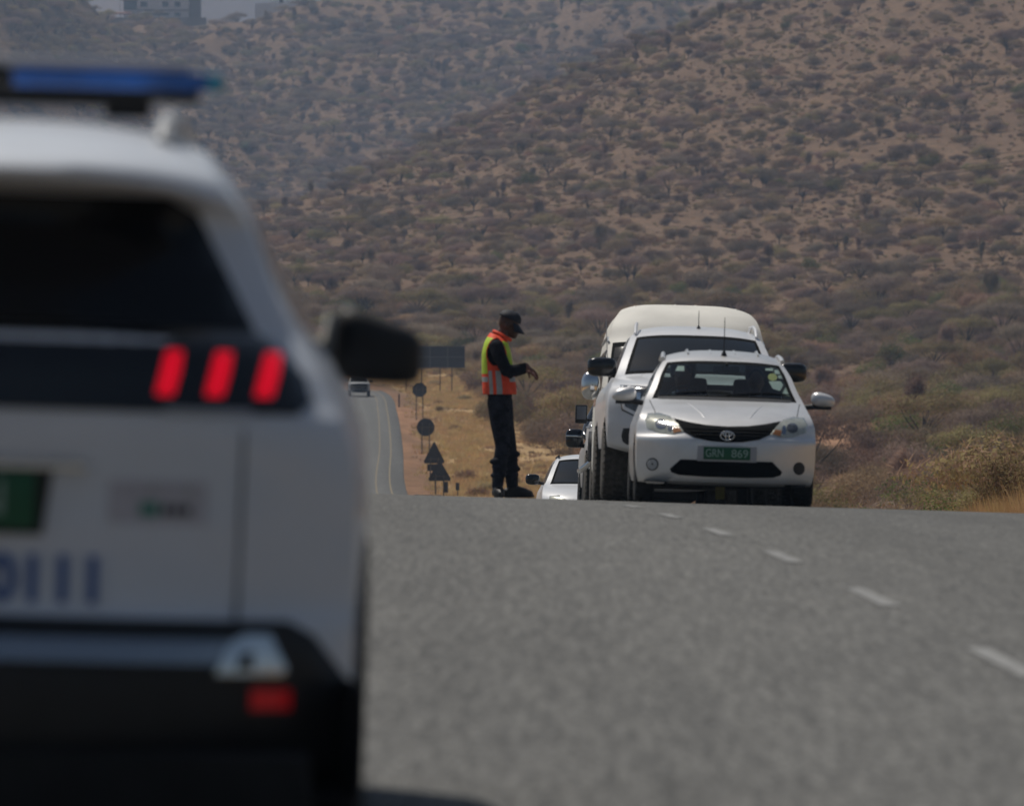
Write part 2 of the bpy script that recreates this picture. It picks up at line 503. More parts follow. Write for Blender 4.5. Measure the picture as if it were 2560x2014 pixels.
def hills(X, Y):
    l = pchip([700, 800, 1000, 1200, 1500, 1800, 2100, 2400, 2700, 3000, 3150, 3400, 4200, 5000, 9000], [0, 0, 0.5, 1.5, 3, 7, 17, 46, 80, 115, 127, 119, 80, 30, 0], np.clip(Y, 700, 9000))
    sl_ = pchip([-900, -380, -160, -115, -65, 0, 100, 250, 900], [0.7, 0.93, 0.975, 1.0, 1.05, 1.2, 1.45, 1.6, 1.4], np.clip(X, -900, 900))
    k = sstep(1800, 2900, Y)
    L = l * (1 + (sl_ - 1) * k)
    r = pchip([700, 850, 1000, 1150, 1300, 1450, 1600, 1700, 1760, 1850, 2000, 2400, 3000, 9000], [0, 0.5, 3.5, 10.5, 21, 34.5, 49, 57.5, 60, 57, 46, 22, 0, 0], np.clip(Y, 700, 9000))
    sr = pchip([-900, -120, -60, -30, 0, 40, 100, 220, 900], [0.05, 0.18, 0.42, 0.60, 0.85, 1.145, 1.5, 2.0, 2.2], np.clip(X, -900, 900))
    Rr = r * sr
    h = np.maximum(L, Rr) + 2.0 * np.exp(-np.abs(L - Rr) / 2.5) * sstep(950, 1250, Y)
    h = h + 68 * np.exp(-((X + 171) / 43.0) ** 2 - ((Y - 2600) / 260.0) ** 2) * (X > -171) \
          + 68 * np.exp(-((X + 171) / 170.0) ** 2 - ((Y - 2600) / 260.0) ** 2) * (X <= -171)
    h = h + 470 * np.exp(-((Y - 7000) / 900.0) ** 2) * (0.85 + 0.35 * fbm(X / 500, Y / 900, 5, 3))
    return h

def ground_z(X, Y):
    X = np.asarray(X, float); Y = np.asarray(Y, float)
    o = X - road_c(Y)
    ed = np.maximum(o - ROAD_R, ROAD_L - o)                # distance outside the road edge
    rough = sstep(3, 25, ed)
    n = prof(Y) - 0.03 * np.clip(X, -7, 7) * (1 - sstep(140, 330, Y))
    n = n - 0.10 - 0.16 * sstep(0.0, 2.5, ed) + rough * (0.35 * fbm(X / 9, Y / 14, 3, 3))
    n = n - 0.5 * sstep(2.5, 12, ed) * (1 - sstep(300, 420, Y)) * sstep(86, 110, Y)
    hill = sstep(850, 1300, Y)
    n = n + hills(X, Y) + hill * (3.0 * fbm(X / 42, Y / 75, 9, 5, 0.55) + 34.0 * sstep(2150, 2550, Y) * (1 - sstep(2950, 3100, Y)) * (np.abs(fbm(X / 75 + Y / 190, Y / 170 - X / 260, 21, 4)) - 0.15))
    return n

# ------------------------------------------------------------------ terrain sheet
def build_ground():
    dense = np.radians(np.arange(-5.2, 5.2001, 0.052))
    mid = np.radians(np.concatenate([np.arange(5.6, 20, 0.5), np.arange(20, 180, 4.0)]))
    phi = np.concatenate([-mid[::-1], dense, mid])
    r = np.concatenate([np.arange(4, 150, 1.6), np.arange(150, 800, 5.0), np.arange(800, 3500, 9.0), np.arange(3500, 9600, 150)])
    PH, RR = np.meshgrid(phi, r)
    X, Y = np.sin(PH) * RR, np.cos(PH) * RR
    Z = ground_z(X, Y)
    nr, npf = X.shape
    V = np.stack([X.ravel(), Y.ravel(), Z.ravel()], 1)
    i = np.arange(nr - 1)[:, None] * npf + np.arange(npf - 1)[None]
    F = np.stack([i, i + 1, i + npf + 1, i + npf], -1).reshape(-1, 4)
    j = np.arange(nr - 1) * npf
    F = np.concatenate([F, np.stack([j + npf - 1, j, j + npf, j + 2 * npf - 1], -1)])
    c = len(V)
    V = np.concatenate([V, [[0, 0, float(ground_z(0.0, 0.0))]]])
    me = np_mesh('ground', V, F[:, ::-1])
    bm = bmesh.new(); bm.from_mesh(me); bm.verts.ensure_lookup_table()
    for k in range(npf):
        bm.faces.new((bm.verts[c], bm.verts[(k + 1) % npf], bm.verts[k]))
    bmesh.ops.recalc_face_normals(bm, faces=bm.faces[:])
    bm.to_mesh(me); bm.free()
    me.polygons.foreach_set('use_smooth', [True] * len(me.polygons))
    o_ = V[:, 0] - road_c(V[:, 1])
    ed = np.maximum(o_ - ROAD_R, ROAD_L - o_)
    yy = V[:, 1]
    near = 1 - sstep(820, 1000, yy)
    red = (1 - sstep(0.4, 2.6, ed + 1.6 * fbm(V[:, 0] / 2.0, yy / 22, 31, 3))) * near * (0.45 + 0.55 * sstep(-0.15, 0.2, fbm(V[:, 0] / 3.0, yy / 45, 35, 3)))
    red = np.maximum(red, 0.95 * sstep(9, 14, V[:, 0]) * (1 - sstep(24, 30, V[:, 0])) * sstep(300, 380, yy) * (1 - sstep(640, 700, yy)) * sstep(-0.3, 0.1, fbm(V[:, 0] / 5, yy / 40, 41, 3) + 0.1))
    straw = sstep(1.0, 3.0, ed) * (1 - sstep(15, 24, ed)) * near
    for nm, val in (('red_soil', red), ('straw', straw)):
        at = me.attributes.new(nm, 'FLOAT', 'POINT'); at.data.foreach_set('value', val.astype(np.float32))
    m = bpy.data.materials.new('dry_ground'); m.use_nodes = True
    nt = m.node_tree; L = nt.links.new; b = nt.nodes['Principled BSDF']
    b.inputs['Roughness'].default_value = 0.95; b.inputs['Specular IOR Level'].default_value = 0.1
    geo = nt.nodes.new('ShaderNodeNewGeometry')
    def noise(scale, sx, sy, det=6, rough=0.6):
        mp = nt.nodes.new('ShaderNodeMapping'); mp.inputs['Scale'].default_value = (sx, sy, 1)
        n = nt.nodes.new('ShaderNodeTexNoise'); n.inputs['Scale'].default_value = scale; n.inputs['Detail'].default_value = det; n.inputs['Roughness'].default_value = rough
        L(geo.outputs['Position'], mp.inputs['Vector']); L(mp.outputs[0], n.inputs['Vector']); return n.outputs['Fac']
    def ramp(fac, c0, c1, p0, p1):
        r_ = nt.nodes.new('ShaderNodeValToRGB'); e = r_.color_ramp.elements
        e[0].position, e[1].position = p0, p1; e[0].color = (*c0, 1); e[1].color = (*c1, 1); L(fac, r_.inputs[0]); return r_.outputs[0]
    def mix(fac, a, c):
        x = nt.nodes.new('ShaderNodeMix'); x.data_type = 'RGBA'; L(fac, x.inputs[0]); L(a, x.inputs[6]); L(c, x.inputs[7]); return x.outputs[2]
    def attr(nm):
        a = nt.nodes.new('ShaderNodeAttribute'); a.attribute_name = nm; return a.outputs['Fac']
    soil = ramp(noise(0.05, 1, 0.5), (0.155, 0.097, 0.060), (0.238, 0.149, 0.090), 0.38, 0.64)
    scr = ramp(noise(0.55, 1, 0.4, 9, 0.78), (0.098, 0.064, 0.043), (0.252, 0.161, 0.098), 0.36, 0.62)
    base = mix(ramp(noise(0.05, 1, 0.5, 5), (0.25, 0.25, 0.25), (1, 1, 1), 0.35, 0.6), soil, scr)
    str_ = ramp(noise(0.8, 1, 0.12, 7, 0.65), (0.35, 0.225, 0.115), (0.54, 0.37, 0.185), 0.33, 0.66)
    c = mix(attr('straw'), base, str_)
    rd = ramp(noise(1.2, 1, 0.2, 7), (0.27, 0.145, 0.085), (0.42, 0.24, 0.14), 0.35, 0.65)
    c = mix(attr('red_soil'), c, rd)
    L(c, b.inputs['Base Color'])
    bp = nt.nodes.new('ShaderNodeBump'); bp.inputs['Strength'].default_value = 0.6; bp.inputs['Distance'].default_value = 0.5
    L(noise(0.6, 1, 1, 8, 0.7), bp.inputs['Height']); L(bp.outputs[0], b.inputs['Normal'])
    o = link('ground', me, [m]); o['kind'] = 'structure'
    return o
GROUND = build_ground()

# ------------------------------------------------------------------ road
def strip(name, y0, y1, offs, dz, m, step=2.0, parent=None):
    ys = np.arange(y0, y1 + 1e-6, step)
    V, F = [], []
    n = len(offs)
    for y in ys:
        c = float(road_c(y))
        for o in offs:
            V.append((c + o, y, float(road_z(c + o, y)) + dz))
    for i in range(len(ys) - 1):
        for k in range(n - 1):
            a = i * n + k; F.append((a, a + 1, a + n + 1, a + n))
    return from_py(name, V, F, m, parent, 180)

def asphalt():
    m = bpy.data.materials.new('asphalt'); m.use_nodes = True
    nt = m.node_tree; L = nt.links.new; b = nt.nodes['Principled BSDF']
    b.inputs['Roughness'].default_value = 0.8; b.inputs['Specular IOR Level'].default_value = 0.35
    geo = nt.nodes.new('ShaderNodeNewGeometry')
    def noise(scale, sy=1.0, det=3, rough=0.6):
        mp = nt.nodes.new('ShaderNodeMapping'); mp.inputs['Scale'].default_value = (1, sy, 1)
        n = nt.nodes.new('ShaderNodeTexNoise'); n.inputs['Scale'].default_value = scale; n.inputs['Detail'].default_value = det; n.inputs['Roughness'].default_value = rough
        L(geo.outputs['Position'], mp.inputs['Vector']); L(mp.outputs[0], n.inputs['Vector']); return n.outputs['Fac']
    def ramp(f, c0, c1, p0, p1):
        r_ = nt.nodes.new('ShaderNodeValToRGB'); e = r_.color_ramp.elements
        e[0].position, e[1].position = p0, p1; e[0].color = (*c0, 1); e[1].color = (*c1, 1); L(f, r_.inputs[0]); return r_.outputs[0]
    def mul(a, c, f=1.0):
        x = nt.nodes.new('ShaderNodeMix'); x.data_type = 'RGBA'; x.blend_type = 'MULTIPLY'; x.inputs[0].default_value = f; L(a, x.inputs[6]); L(c, x.inputs[7]); return x.outputs[2]
    grain = ramp(noise(46, 0.12, 5, 0.8), (0.038, 0.038, 0.036), (0.235, 0.233, 0.222), 0.34, 0.66)
    mid = ramp(noise(26, 0.040, 5, 0.75), (0.62, 0.62, 0.62), (1.34, 1.335, 1.31), 0.34, 0.66)
    blot = ramp(noise(3.2, 0.09, 5, 0.65), (0.91, 0.91, 0.91), (1.08, 1.075, 1.065), 0.32, 0.68)
    big = ramp(noise(0.35, 0.05, 3), (0.93, 0.93, 0.93), (1.06, 1.06, 1.05), 0.35, 0.65)
    sx = nt.nodes.new('ShaderNodeSeparateXYZ'); L(geo.outputs['Position'], sx.inputs[0])
    m1 = nt.nodes.new('ShaderNodeMath'); m1.operation = 'MULTIPLY_ADD'; m1.inputs[1].default_value = 0.0219; L(sx.outputs[1], m1.inputs[0]); L(sx.outputs[0], m1.inputs[2])
    m2 = nt.nodes.new('ShaderNodeMapRange'); m2.inputs[1].default_value = 2.47 - 6; m2.inputs[2].default_value = 2.47 + 6; L(m1.outputs[0], m2.inputs[0])
    tr = nt.nodes.new('ShaderNodeValToRGB'); tr.color_ramp.interpolation = 'EASE'
    el = tr.color_ramp.elements; el[0].position = 0.0; el[0].color = (1, 1, 1, 1); el[1].position = 1.0; el[1].color = (1, 1, 1, 1)
    for o_, c_ in ((-4.4, 1.03), (-3.55, 0.90), (-2.8, 1.02), (-1.9, 0.91), (-0.9, 1.03), (0.25, 1.0), (1.0, 0.86), (1.8, 0.98), (2.6, 0.87), (3.5, 1.04)):
        e_ = el.new((o_ + 6) / 12); e_.color = (c_, c_, c_ * 1.01, 1)
    L(m2.outputs[0], tr.inputs[0])
    L(mul(mul(mul(mul(grain, mid), blot), big), tr.outputs[0]), b.inputs['Base Color'])
    bp = nt.nodes.new('ShaderNodeBump'); bp.inputs['Strength'].default_value = 0.9; bp.inputs['Distance'].default_value = 0.01
    L(noise(60, 0.6, 3, 0.7), bp.inputs['Height']); L(bp.outputs[0], b.inputs['Normal'])
    return m
ASPH = asphalt()
road = strip('road', -80, 1100, [-5.75, -5.6, -4.5, -3, -1.5, 0, 1.5, 3, 4.35, 4.5], 0.0, [ASPH], 2.0)
for v in road.data.vertices:
    k = v.index % 10
    if k in (0, 9): v.co.z -= 0.18
road['kind'] = 'structure'
# centre dashes, painted on the asphalt
for k in range(-2, 12):
    yc = 31.0 + 7.55 * k
    d = strip('lane_dash', yc - 1.35, yc + 1.35, [-0.046, 0.046], 0.005, 'lane_white', 0.9, road)
for a in (4.0,):
    strip('edge_line', 320, 900, [a - 0.36, a - 0.29], 0.012, 'lane_yellow', 4.0, road)
strip('edge_line', 320, 900, [2.95, 3.01], 0.012, 'lane_yellow', 4.0, road)

# ------------------------------------------------------------------ vegetation
def tri_cloud(P, D, L, Wd, rng, nrm=None):
    """long thin triangles at P along D (unit), length L, width Wd"""
    n = len(P)
    q = rng.normal(size=(n, 3))
    if nrm is not None: q = np.where(np.abs(nrm).sum(1)[:, None] > 0, nrm, q)
    s = np.cross(D, q); s /= np.linalg.norm(s, axis=1)[:, None] + 1e-9
    a = P - s * Wd[:, None] / 2; b = P + s * Wd[:, None] / 2; c = P + D * L[:, None]
    V = np.stack([a, b, c], 1).reshape(-1, 3)
    return V

def limb(p0, p1, r0, r1, bend, rng, seg=5, k=5):
    pts = []
    off = rng.normal(size=3) * bend
    for i in range(k + 1):
        t = i / k
        pts.append(p0 + (p1 - p0) * t + off * math.sin(math.pi * t))
    V, F = [], []
    for i, p in enumerate(pts):
        d = pts[min(i + 1, k)] - pts[max(i - 1, 0)]; d = d / (np.linalg.norm(d) + 1e-9)
        s = np.cross(d, [0.3, 1, 0.1]); s /= np.linalg.norm(s) + 1e-9; u = np.cross(s, d)
        r = r0 + (r1 - r0) * i / k
        for j in range(seg):
            t = 2 * math.pi * j / seg
            V.append(p + (s * math.cos(t) + u * math.sin(t)) * r)
    for i in range(k):
        for j in range(seg):
            a, b = i * seg + j, i * seg + (j + 1) % seg
            F.append((a, b, b + seg)); F.append((a, b + seg, a + seg))
    return V, F

def make_plant(seed, w, h, form, n, tl, tw, leaf_share, up):
    """crown (twigs, leaves) and stem arrays of one shrub or small tree; form: dome / umbrella / upright"""
    rng = np.random.default_rng(seed)
    nc = {'dome': 13, 'umbrella': 12, 'upright': 9}[form]
    C, Rr = [], []
    for i in range(nc):
        a = rng.uniform(0, 2 * math.pi); rr = math.sqrt(rng.uniform(0.02, 1)) * 0.5 * w * 0.78
        k = 1 - (rr / (0.5 * w)) ** 2
        if form == 'dome':
            z = h * (0.15 + 0.60 * k * rng.uniform(0.35, 1.0)); rad = (0.21 * w * rng.uniform(0.75, 1.25), 0.22 * h * rng.uniform(0.8, 1.25))
        elif form == 'umbrella':
            z = h * (0.66 + 0.2 * k * rng.uniform(0.3, 1)); rad = (0.23 * w * rng.uniform(0.7, 1.15), 0.13 * h * rng.uniform(0.8, 1.3))
        else:
            z = h * rng.uniform(0.3, 0.85); rr *= 0.6; rad = (0.2 * w * rng.uniform(0.7, 1.2), 0.19 * h * rng.uniform(0.8, 1.2))
        C.append((math.cos(a) * rr, math.sin(a) * rr, z)); Rr.append(rad)
    C = np.array(C); Rr = np.array(Rr)
    ci = rng.integers(0, nc, n)
    g = rng.normal(size=(n, 3)); g /= np.linalg.norm(g, axis=1)[:, None]
    rad = rng.uniform(0.25, 1.0, n) ** 0.6
    P = C[ci] + g * np.stack([Rr[ci, 0], Rr[ci, 0], Rr[ci, 1]], 1) * rad[:, None]
    P[:, 2] = np.maximum(P[:, 2], 0.05)
    out = P - np.array([0, 0, h * 0.15]); out /= np.linalg.norm(out, axis=1)[:, None] + 1e-9
    D = out * 0.8 + rng.normal(size=(n, 3)) * 0.65 + np.array([0, 0, up]); D /= np.linalg.norm(D, axis=1)[:, None]
    isl = rng.random(n) < leaf_share
    tang = rng.random(n) < 0.6
    nrm = P - C[ci]; nrm[:, 2] /= np.maximum(0.2, Rr[ci, 1] / Rr[ci, 0]) ; nrm /= np.linalg.norm(nrm, axis=1)[:, None] + 1e-9
    nrm = nrm * 0.6 + out * 0.6 + rng.normal(size=(n, 3)) * 0.25; nrm /= np.linalg.norm(nrm, axis=1)[:, None]
    Dt = np.cross(nrm, rng.normal(size=(n, 3))); Dt /= np.linalg.norm(Dt, axis=1)[:, None] + 1e-9
    D = np.where(tang[:, None], Dt, D)
    L = np.where(isl, tl * rng.uniform(0.35, 0.6, n), tl * rng.uniform(0.7, 1.6, n)); Wd = np.where(isl, tw * rng.uniform(1.6, 2.6, n), tw * rng.uniform(0.6, 1.1, n))
    V = tri_cloud(P, D, L, Wd * np.where(tang, 1.5, 1.0), rng, np.where(tang[:, None], nrm, 0))
    crown = (V, np.arange(len(V)).reshape(-1, 3), np.where(isl, 1, 0))
    SV, SF = [], []
    base = np.array([0, 0, -0.15])
    if form == 'umbrella':
        fork = np.array([rng.normal() * 0.12, rng.normal() * 0.12, h * rng.uniform(0.22, 0.34)])
        v, f = limb(base, fork, 0.03 * h, 0.024 * h, 0.05, rng); SV += v; SF += f
        src = fork
    else: src = base
    for i in range(nc):
        v, f = limb(src + rng.normal(size=3) * 0.05, C[i] + np.array([0, 0, Rr[i, 1] * (0.4 if form == 'umbrella' else -0.1)]), (0.013 if form == 'umbrella' else 0.007) * h, 0.003 * h, 0.12, rng)
        b = len(SV); SV += v; SF += [(x + b, y + b, z + b) for x, y, z in f]
    return crown, (np.array(SV), np.array(SF))

PLANTS = {}
def plant_meshes(key, seed, w, h, form, n, tl, tw, ls, up, m_twig, m_leaf):
    (cv, cf, ci), (sv, sf) = make_plant(seed, w, h, form, n, tl, tw, ls, up)
    c = np_mesh(key + '_crown', cv, cf); c.materials.append(M[m_twig]); c.materials.append(M[m_leaf])
    c.polygons.foreach_set('material_index', ci.astype(np.int32))
    t = np_mesh(key + '_trunk', sv, sf); t.materials.append(M['bark'])
    j = np_mesh(key + '_joined', np.concatenate([cv, sv]), np.concatenate([cf, sf + len(cv)]))
    for m in (m_twig, m_leaf, 'bark'): j.materials.append(M[m])
    j.polygons.foreach_set('material_index', np.concatenate([ci, np.full(len(sf), 2)]).astype(np.int32))
    PLANTS[key] = dict(crown=c, trunk=t, joined=j, w=w, h=h)

# kinds seen in the photo: grey leafless thornbush, brown one, olive shrub, flat-topped thorn tree, greener shrub, pale straw shrub
SPEC = [('a_grey_dome', 1, 4.2, 2.5, 'dome', 3600, 0.36, 0.026, 0.25, 0.3, 'twig_grey', 'twig_grey'),
        ('b_grey_dome', 2, 4.8, 2.9, 'dome', 4200, 0.36, 0.026, 0.25, 0.3, 'twig_grey', 'twig_brown'),
        ('c_brown_dome', 3, 4.0, 2.2, 'dome', 3400, 0.34, 0.026, 0.3, 0.3, 'twig_brown', 'twig_brown'),
        ('d_olive_dome', 4, 4.4, 2.7, 'dome', 4200, 0.28, 0.030, 0.6, 0.2, 'twig_brown', 'leaf_olive'),
        ('e_flat_top', 5, 5.6, 4.0, 'umbrella', 3800, 0.34, 0.028, 0.3, 0.2, 'twig_grey', 'twig_grey'),
        ('f_flat_top', 6, 5.0, 3.6, 'umbrella', 3800, 0.30, 0.030, 0.6, 0.2, 'twig_brown', 'leaf_olive'),
        ('g_green_dome', 7, 4.0, 2.8, 'dome', 4200, 0.26, 0.030, 0.7, 0.2, 'twig_brown', 'leaf_green'),
        ('h_straw_dome', 8, 3.0, 1.6, 'dome', 2800, 0.32, 0.024, 0.2, 0.7, 'tuft_straw', 'tuft_straw'),
        ('i_upright', 9, 2.6, 3.6, 'upright', 2600, 0.36, 0.026, 0.3, 0.5, 'twig_grey', 'twig_brown'),
        ('j_low_scrub', 10, 1.7, 0.9, 'dome', 700, 0.22, 0.032, 0.3, 0.5, 'twig_brown', 'leaf_olive'),
        ('k_low_scrub', 11, 1.5, 0.8, 'dome', 650, 0.22, 0.032, 0.3, 0.6, 'tuft_straw', 'twig_grey')]
for sp in SPEC: plant_meshes(*sp)
KEYS = [sp[0] for sp in SPEC]
LOOK = {'a_grey_dome': ('grey_thornbush', 'grey rounded thornbush', 'bush'),
        'b_grey_dome': ('grey_thornbush', 'broad grey-brown thornbush', 'bush'),
        'c_brown_dome': ('brown_thornbush', 'reddish-brown thornbush', 'bush'),
        'd_olive_dome': ('olive_shrub', 'olive rounded shrub', 'bush'),
        'e_flat_top': ('thorn_tree', 'grey flat-topped tree', 'tree'),
        'f_flat_top': ('thorn_tree', 'olive flat-topped tree', 'tree'),
        'g_green_dome': ('green_shrub', 'green leafy shrub', 'bush'),
        'h_straw_dome': ('straw_shrub', 'pale straw shrub', 'bush'),
        'i_upright': ('upright_thornbush', 'slender grey thornbush', 'bush')}

def put_plant(key, X, Y, s, rz, label, group='bushes of the dry scrub', sz=None, z=None):
    nm, look, cat = LOOK.get(key, ('shrub', 'dry shrub', 'bush'))
    z = float(ground_z(X, Y)) if z is None else z
    r = thing(nm, label, cat, (X, Y, z - 0.05), rz, group)
    r.scale = (s, s, sz or s)
    for part in ('crown', 'trunk'):
        c = bpy.data.objects.new(part, PLANTS[key][part]); COL.objects.link(c); c.parent = r
    return r

PXF = 18092.0
def scatter():
    out = []
    cell = 4.9
    ys = np.concatenate([np.arange(140, 1900, cell), np.arange(1900, 3400, 5.6)])
    for y in ys:
        cell = 4.9 if y < 1900 else 5.6
        hw = math.tan(math.radians(5.0)) * y
        xs = np.arange(-hw, hw, cell)
        X = xs + NP.uniform(0, cell, len(xs)); Y = y + NP.uniform(0, cell, len(xs))
        out.append(np.stack([X, Y], 1))
    P = np.concatenate(out)
    X, Y = P[:, 0], P[:, 1]
    o = X - road_c(Y)
    dens = 0.50 + 0.8 * fbm(X / 34, Y / 60, 51, 3)
    dens = np.where(Y > 1000, dens - 0.02 + 0.10 * fbm(X / 90, Y / 160, 52, 2), dens + 0.12)
    dens = dens + sstep(1900, 2150, Y) * (0.34 + 0.55 * (fbm(X / 50 + Y / 110, Y / 70, 61, 3) > 0.05)) - 1.2 * sstep(2960, 3020, Y) * (X < -40)
    clear = (Y < 860) & (o > -20) & (o < 14.5 + 5 * fbm(Y / 40, Y / 90, 77, 2))
    road = (o > -12) & (o < 11) & (Y < 1000)
    redp = (Y > 320) & (Y < 680) & (X > 13) & (X < 25) & (fbm(X / 5, Y / 40, 41, 3) > -0.12)
    near = (Y < 330) & (o < 11)
    pxx = X / Y * PXF + 1085.5
    redp = redp | ((pxx > 1728) & (pxx < 1895) & (Y > 150) & (Y < 590) & (NP.random(len(P)) < 0.94))
    keep = (NP.random(len(P)) < dens) & ~clear & ~road & ~near & ~(redp & (NP.random(len(P)) < 0.9))
    P = P[keep]
    X, Y = P[:, 0], P[:, 1]
    belt = Y < 1050
    g = fbm(X / 20, Y / 40, 91, 2)
    u = NP.random(len(P)); k = np.zeros(len(P), int)
    pb = [0.14, 0.14, 0.19, 0.19, 0.06, 0.07, 0.07, 0.13, 0.01]
    ph = [0.24, 0.19, 0.18, 0.09, 0.09, 0.03, 0.015, 0.12, 0.045]
    cb, chh = np.cumsum(pb), np.cumsum(ph) / np.sum(ph)
    k = np.where(belt, np.searchsorted(cb / cb[-1], np.clip(u + 0.18 * g, 0, 0.999)), np.searchsorted(chh, np.clip(u + 0.12 * g, 0, 0.999)))
    sc = np.where(belt, NP.uniform(0.7, 1.3, len(P)), NP.uniform(0.4, 1.1, len(P))) * np.where(Y > 1900, 1.45, 1.0)
    return P, np.clip(k, 0, 8), sc
BP, BK, BS = scatter()
BZ = ground_z(BP[:, 0], BP[:, 1])

# plants the photograph shows singly
for key, px, Y, base, s, sz, lab in [
        ('d_olive_dome', 1198, 556, None, 1.12, 1.55, 'big olive shrub on the dry grass between the officer and the queue'),
        ('b_grey_dome', 1868, 470, None, 0.95, 1.15, 'dark purple-grey bush above the bare red soil beside the sedan'),
        ('a_grey_dome', 1985, 345, None, 0.85, 1.35, 'dark grey bush at the lower edge of the red soil patch'),
        ('g_green_dome', 1965, 430, None, 1.3, 1.0, 'wide grey-green shrub behind the dark bushes right of the sedan'),
        ('e_flat_top', 2165, 840, None, 1.0, 1.2, 'spreading bare thorn tree with pale branches at the right edge of the belt'),
        ('f_flat_top', 1985, 820, None, 1.2, 1.0, 'olive flat-topped tree with a dark shaded underside right of the tall van')]:
    put_plant(key, (px - 1085.5) / PXF * Y, Y, s, R.uniform(0, 6), lab, None, sz)

# nearest shrubs just beyond the crest: finer leaves
plant_meshes('near_green', 31, 2.6, 2.3, 'dome', 9000, 0.12, 0.018, 0.7, 0.35, 'twig_brown', 'leaf_green')
plant_meshes('near_olive', 32, 3.2, 2.6, 'dome', 9500, 0.14, 0.016, 0.5, 0.45, 'twig_brown', 'leaf_olive')
plant_meshes('near_twiggy', 33, 3.0, 2.5, 'upright', 8000, 0.18, 0.015, 0.6, 0.6, 'twig_brown', 'leaf_olive')
LOOK['near_green'] = ('green_shrub', '', 'bush'); LOOK['near_olive'] = ('olive_shrub', '', 'bush'); LOOK['near_twiggy'] = ('twiggy_shrub', '', 'bush')
for key, px, Y, s, sz, lab in [
        ('near_green', 1795, 205, 0.95, 1.06, 'dark green shrub just behind the crest beside the sedan wheel'),
        ('near_green', 2010, 168, 1.0, 1.06, 'fresh green leafy shrub behind the road edge on the right'),
        ('near_olive', 1905, 190, 0.85, 0.80, 'low hazy olive shrub between the two green shrubs at the crest'),
        ('near_olive', 2105, 150, 0.75, 0.74, 'twiggy olive shrub standing behind the tall orange grass'),
        ('near_twiggy', 2165, 142, 0.85, 0.86, 'tall thin-branched bush at the right edge behind the orange grass'),
        ('near_twiggy', 2095, 215, 1.05, 1.05, 'grey-green branching bush behind the leafy shrubs on the right'),
        ('near_olive', 2240, 160, 1.0, 1.0, 'olive bush beyond the right end of the orange grass')]:
    put_plant(key, (px - 1085.5) / PXF * Y, Y, s, R.uniform(0, 6), lab, None, sz)

def zone_text(px, py):
    v = ('high on the hillside' if py < 470 else 'on the middle hillside' if py < 560 else 'low on the hillside' if py < 640 else
         'level with the van roof' if py < 712 else 'level with pickup windscreen' if py < 785 else 'level with sedan windscreen' if py < 850 else
         'level with sedan bonnet' if py < 910 else 'level with sedan plate')
    h = ('beside police car' if px < 700 else 'above wing mirror' if px < 880 else 'above billboard' if px < 1000 else
         'around the officer' if px < 1140 else 'left of queue' if px < 1290 else 'behind the queue' if px < 1500 else 'behind the sedan' if px < 1735 else
         'just right of sedan' if px < 1830 else 'right of sedan' if px < 1920 else 'well right of sedan' if px < 2030 else 'near right edge' if px < 2110 else 'at right edge')
    return v + ', ' + h
ORD = ['leftmost', 'second from left', 'third from left', 'fourth from left', 'fifth from left', 'sixth from left', 'seventh from left', 'eighth from left', 'ninth from left', 'tenth from left', 'eleventh from left', 'twelfth from left']
_px = BP[:, 0] / BP[:, 1] * PXF + 1085.5
_py = 854 - (BZ + 2.0 - CAM_H) / BP[:, 1] * PXF
_wid = np.array([PLANTS[KEYS[k]]['w'] for k in BK]) * BS / BP[:, 1]
_vis = (_px > 560) & (_px < 2200) & (_py > -20) & (_py < 1085) & ~((_px > 1215) & (_px < 1725) & (_py > 700))
_ord = np.argsort(-np.where(_vis, _wid, 0))[:285]
_single = np.zeros(len(BP), bool); _single[_ord] = True
_pyb = 854 - (BZ - CAM_H) / BP[:, 1] * PXF
_cells = {}
for i in _ord: _cells.setdefault((KEYS[BK[i]], zone_text(_px[i], _pyb[i])), []).append(i)
for (key, zt), mem in _cells.items():
    mem.sort(key=lambda q: _px[q])
    for j, i in enumerate(mem):
        lab = (LOOK[key][1] + ' ' + zt) if len(mem) == 1 else f'{ORD[min(j, 11)]} {LOOK[key][1]} {zt}'
        put_plant(key, float(BP[i, 0]), float(BP[i, 1]), float(BS[i]), float(NP.uniform(0, 6.28)), lab, 'bushes and trees of the dry scrub', z=float(BZ[i]))

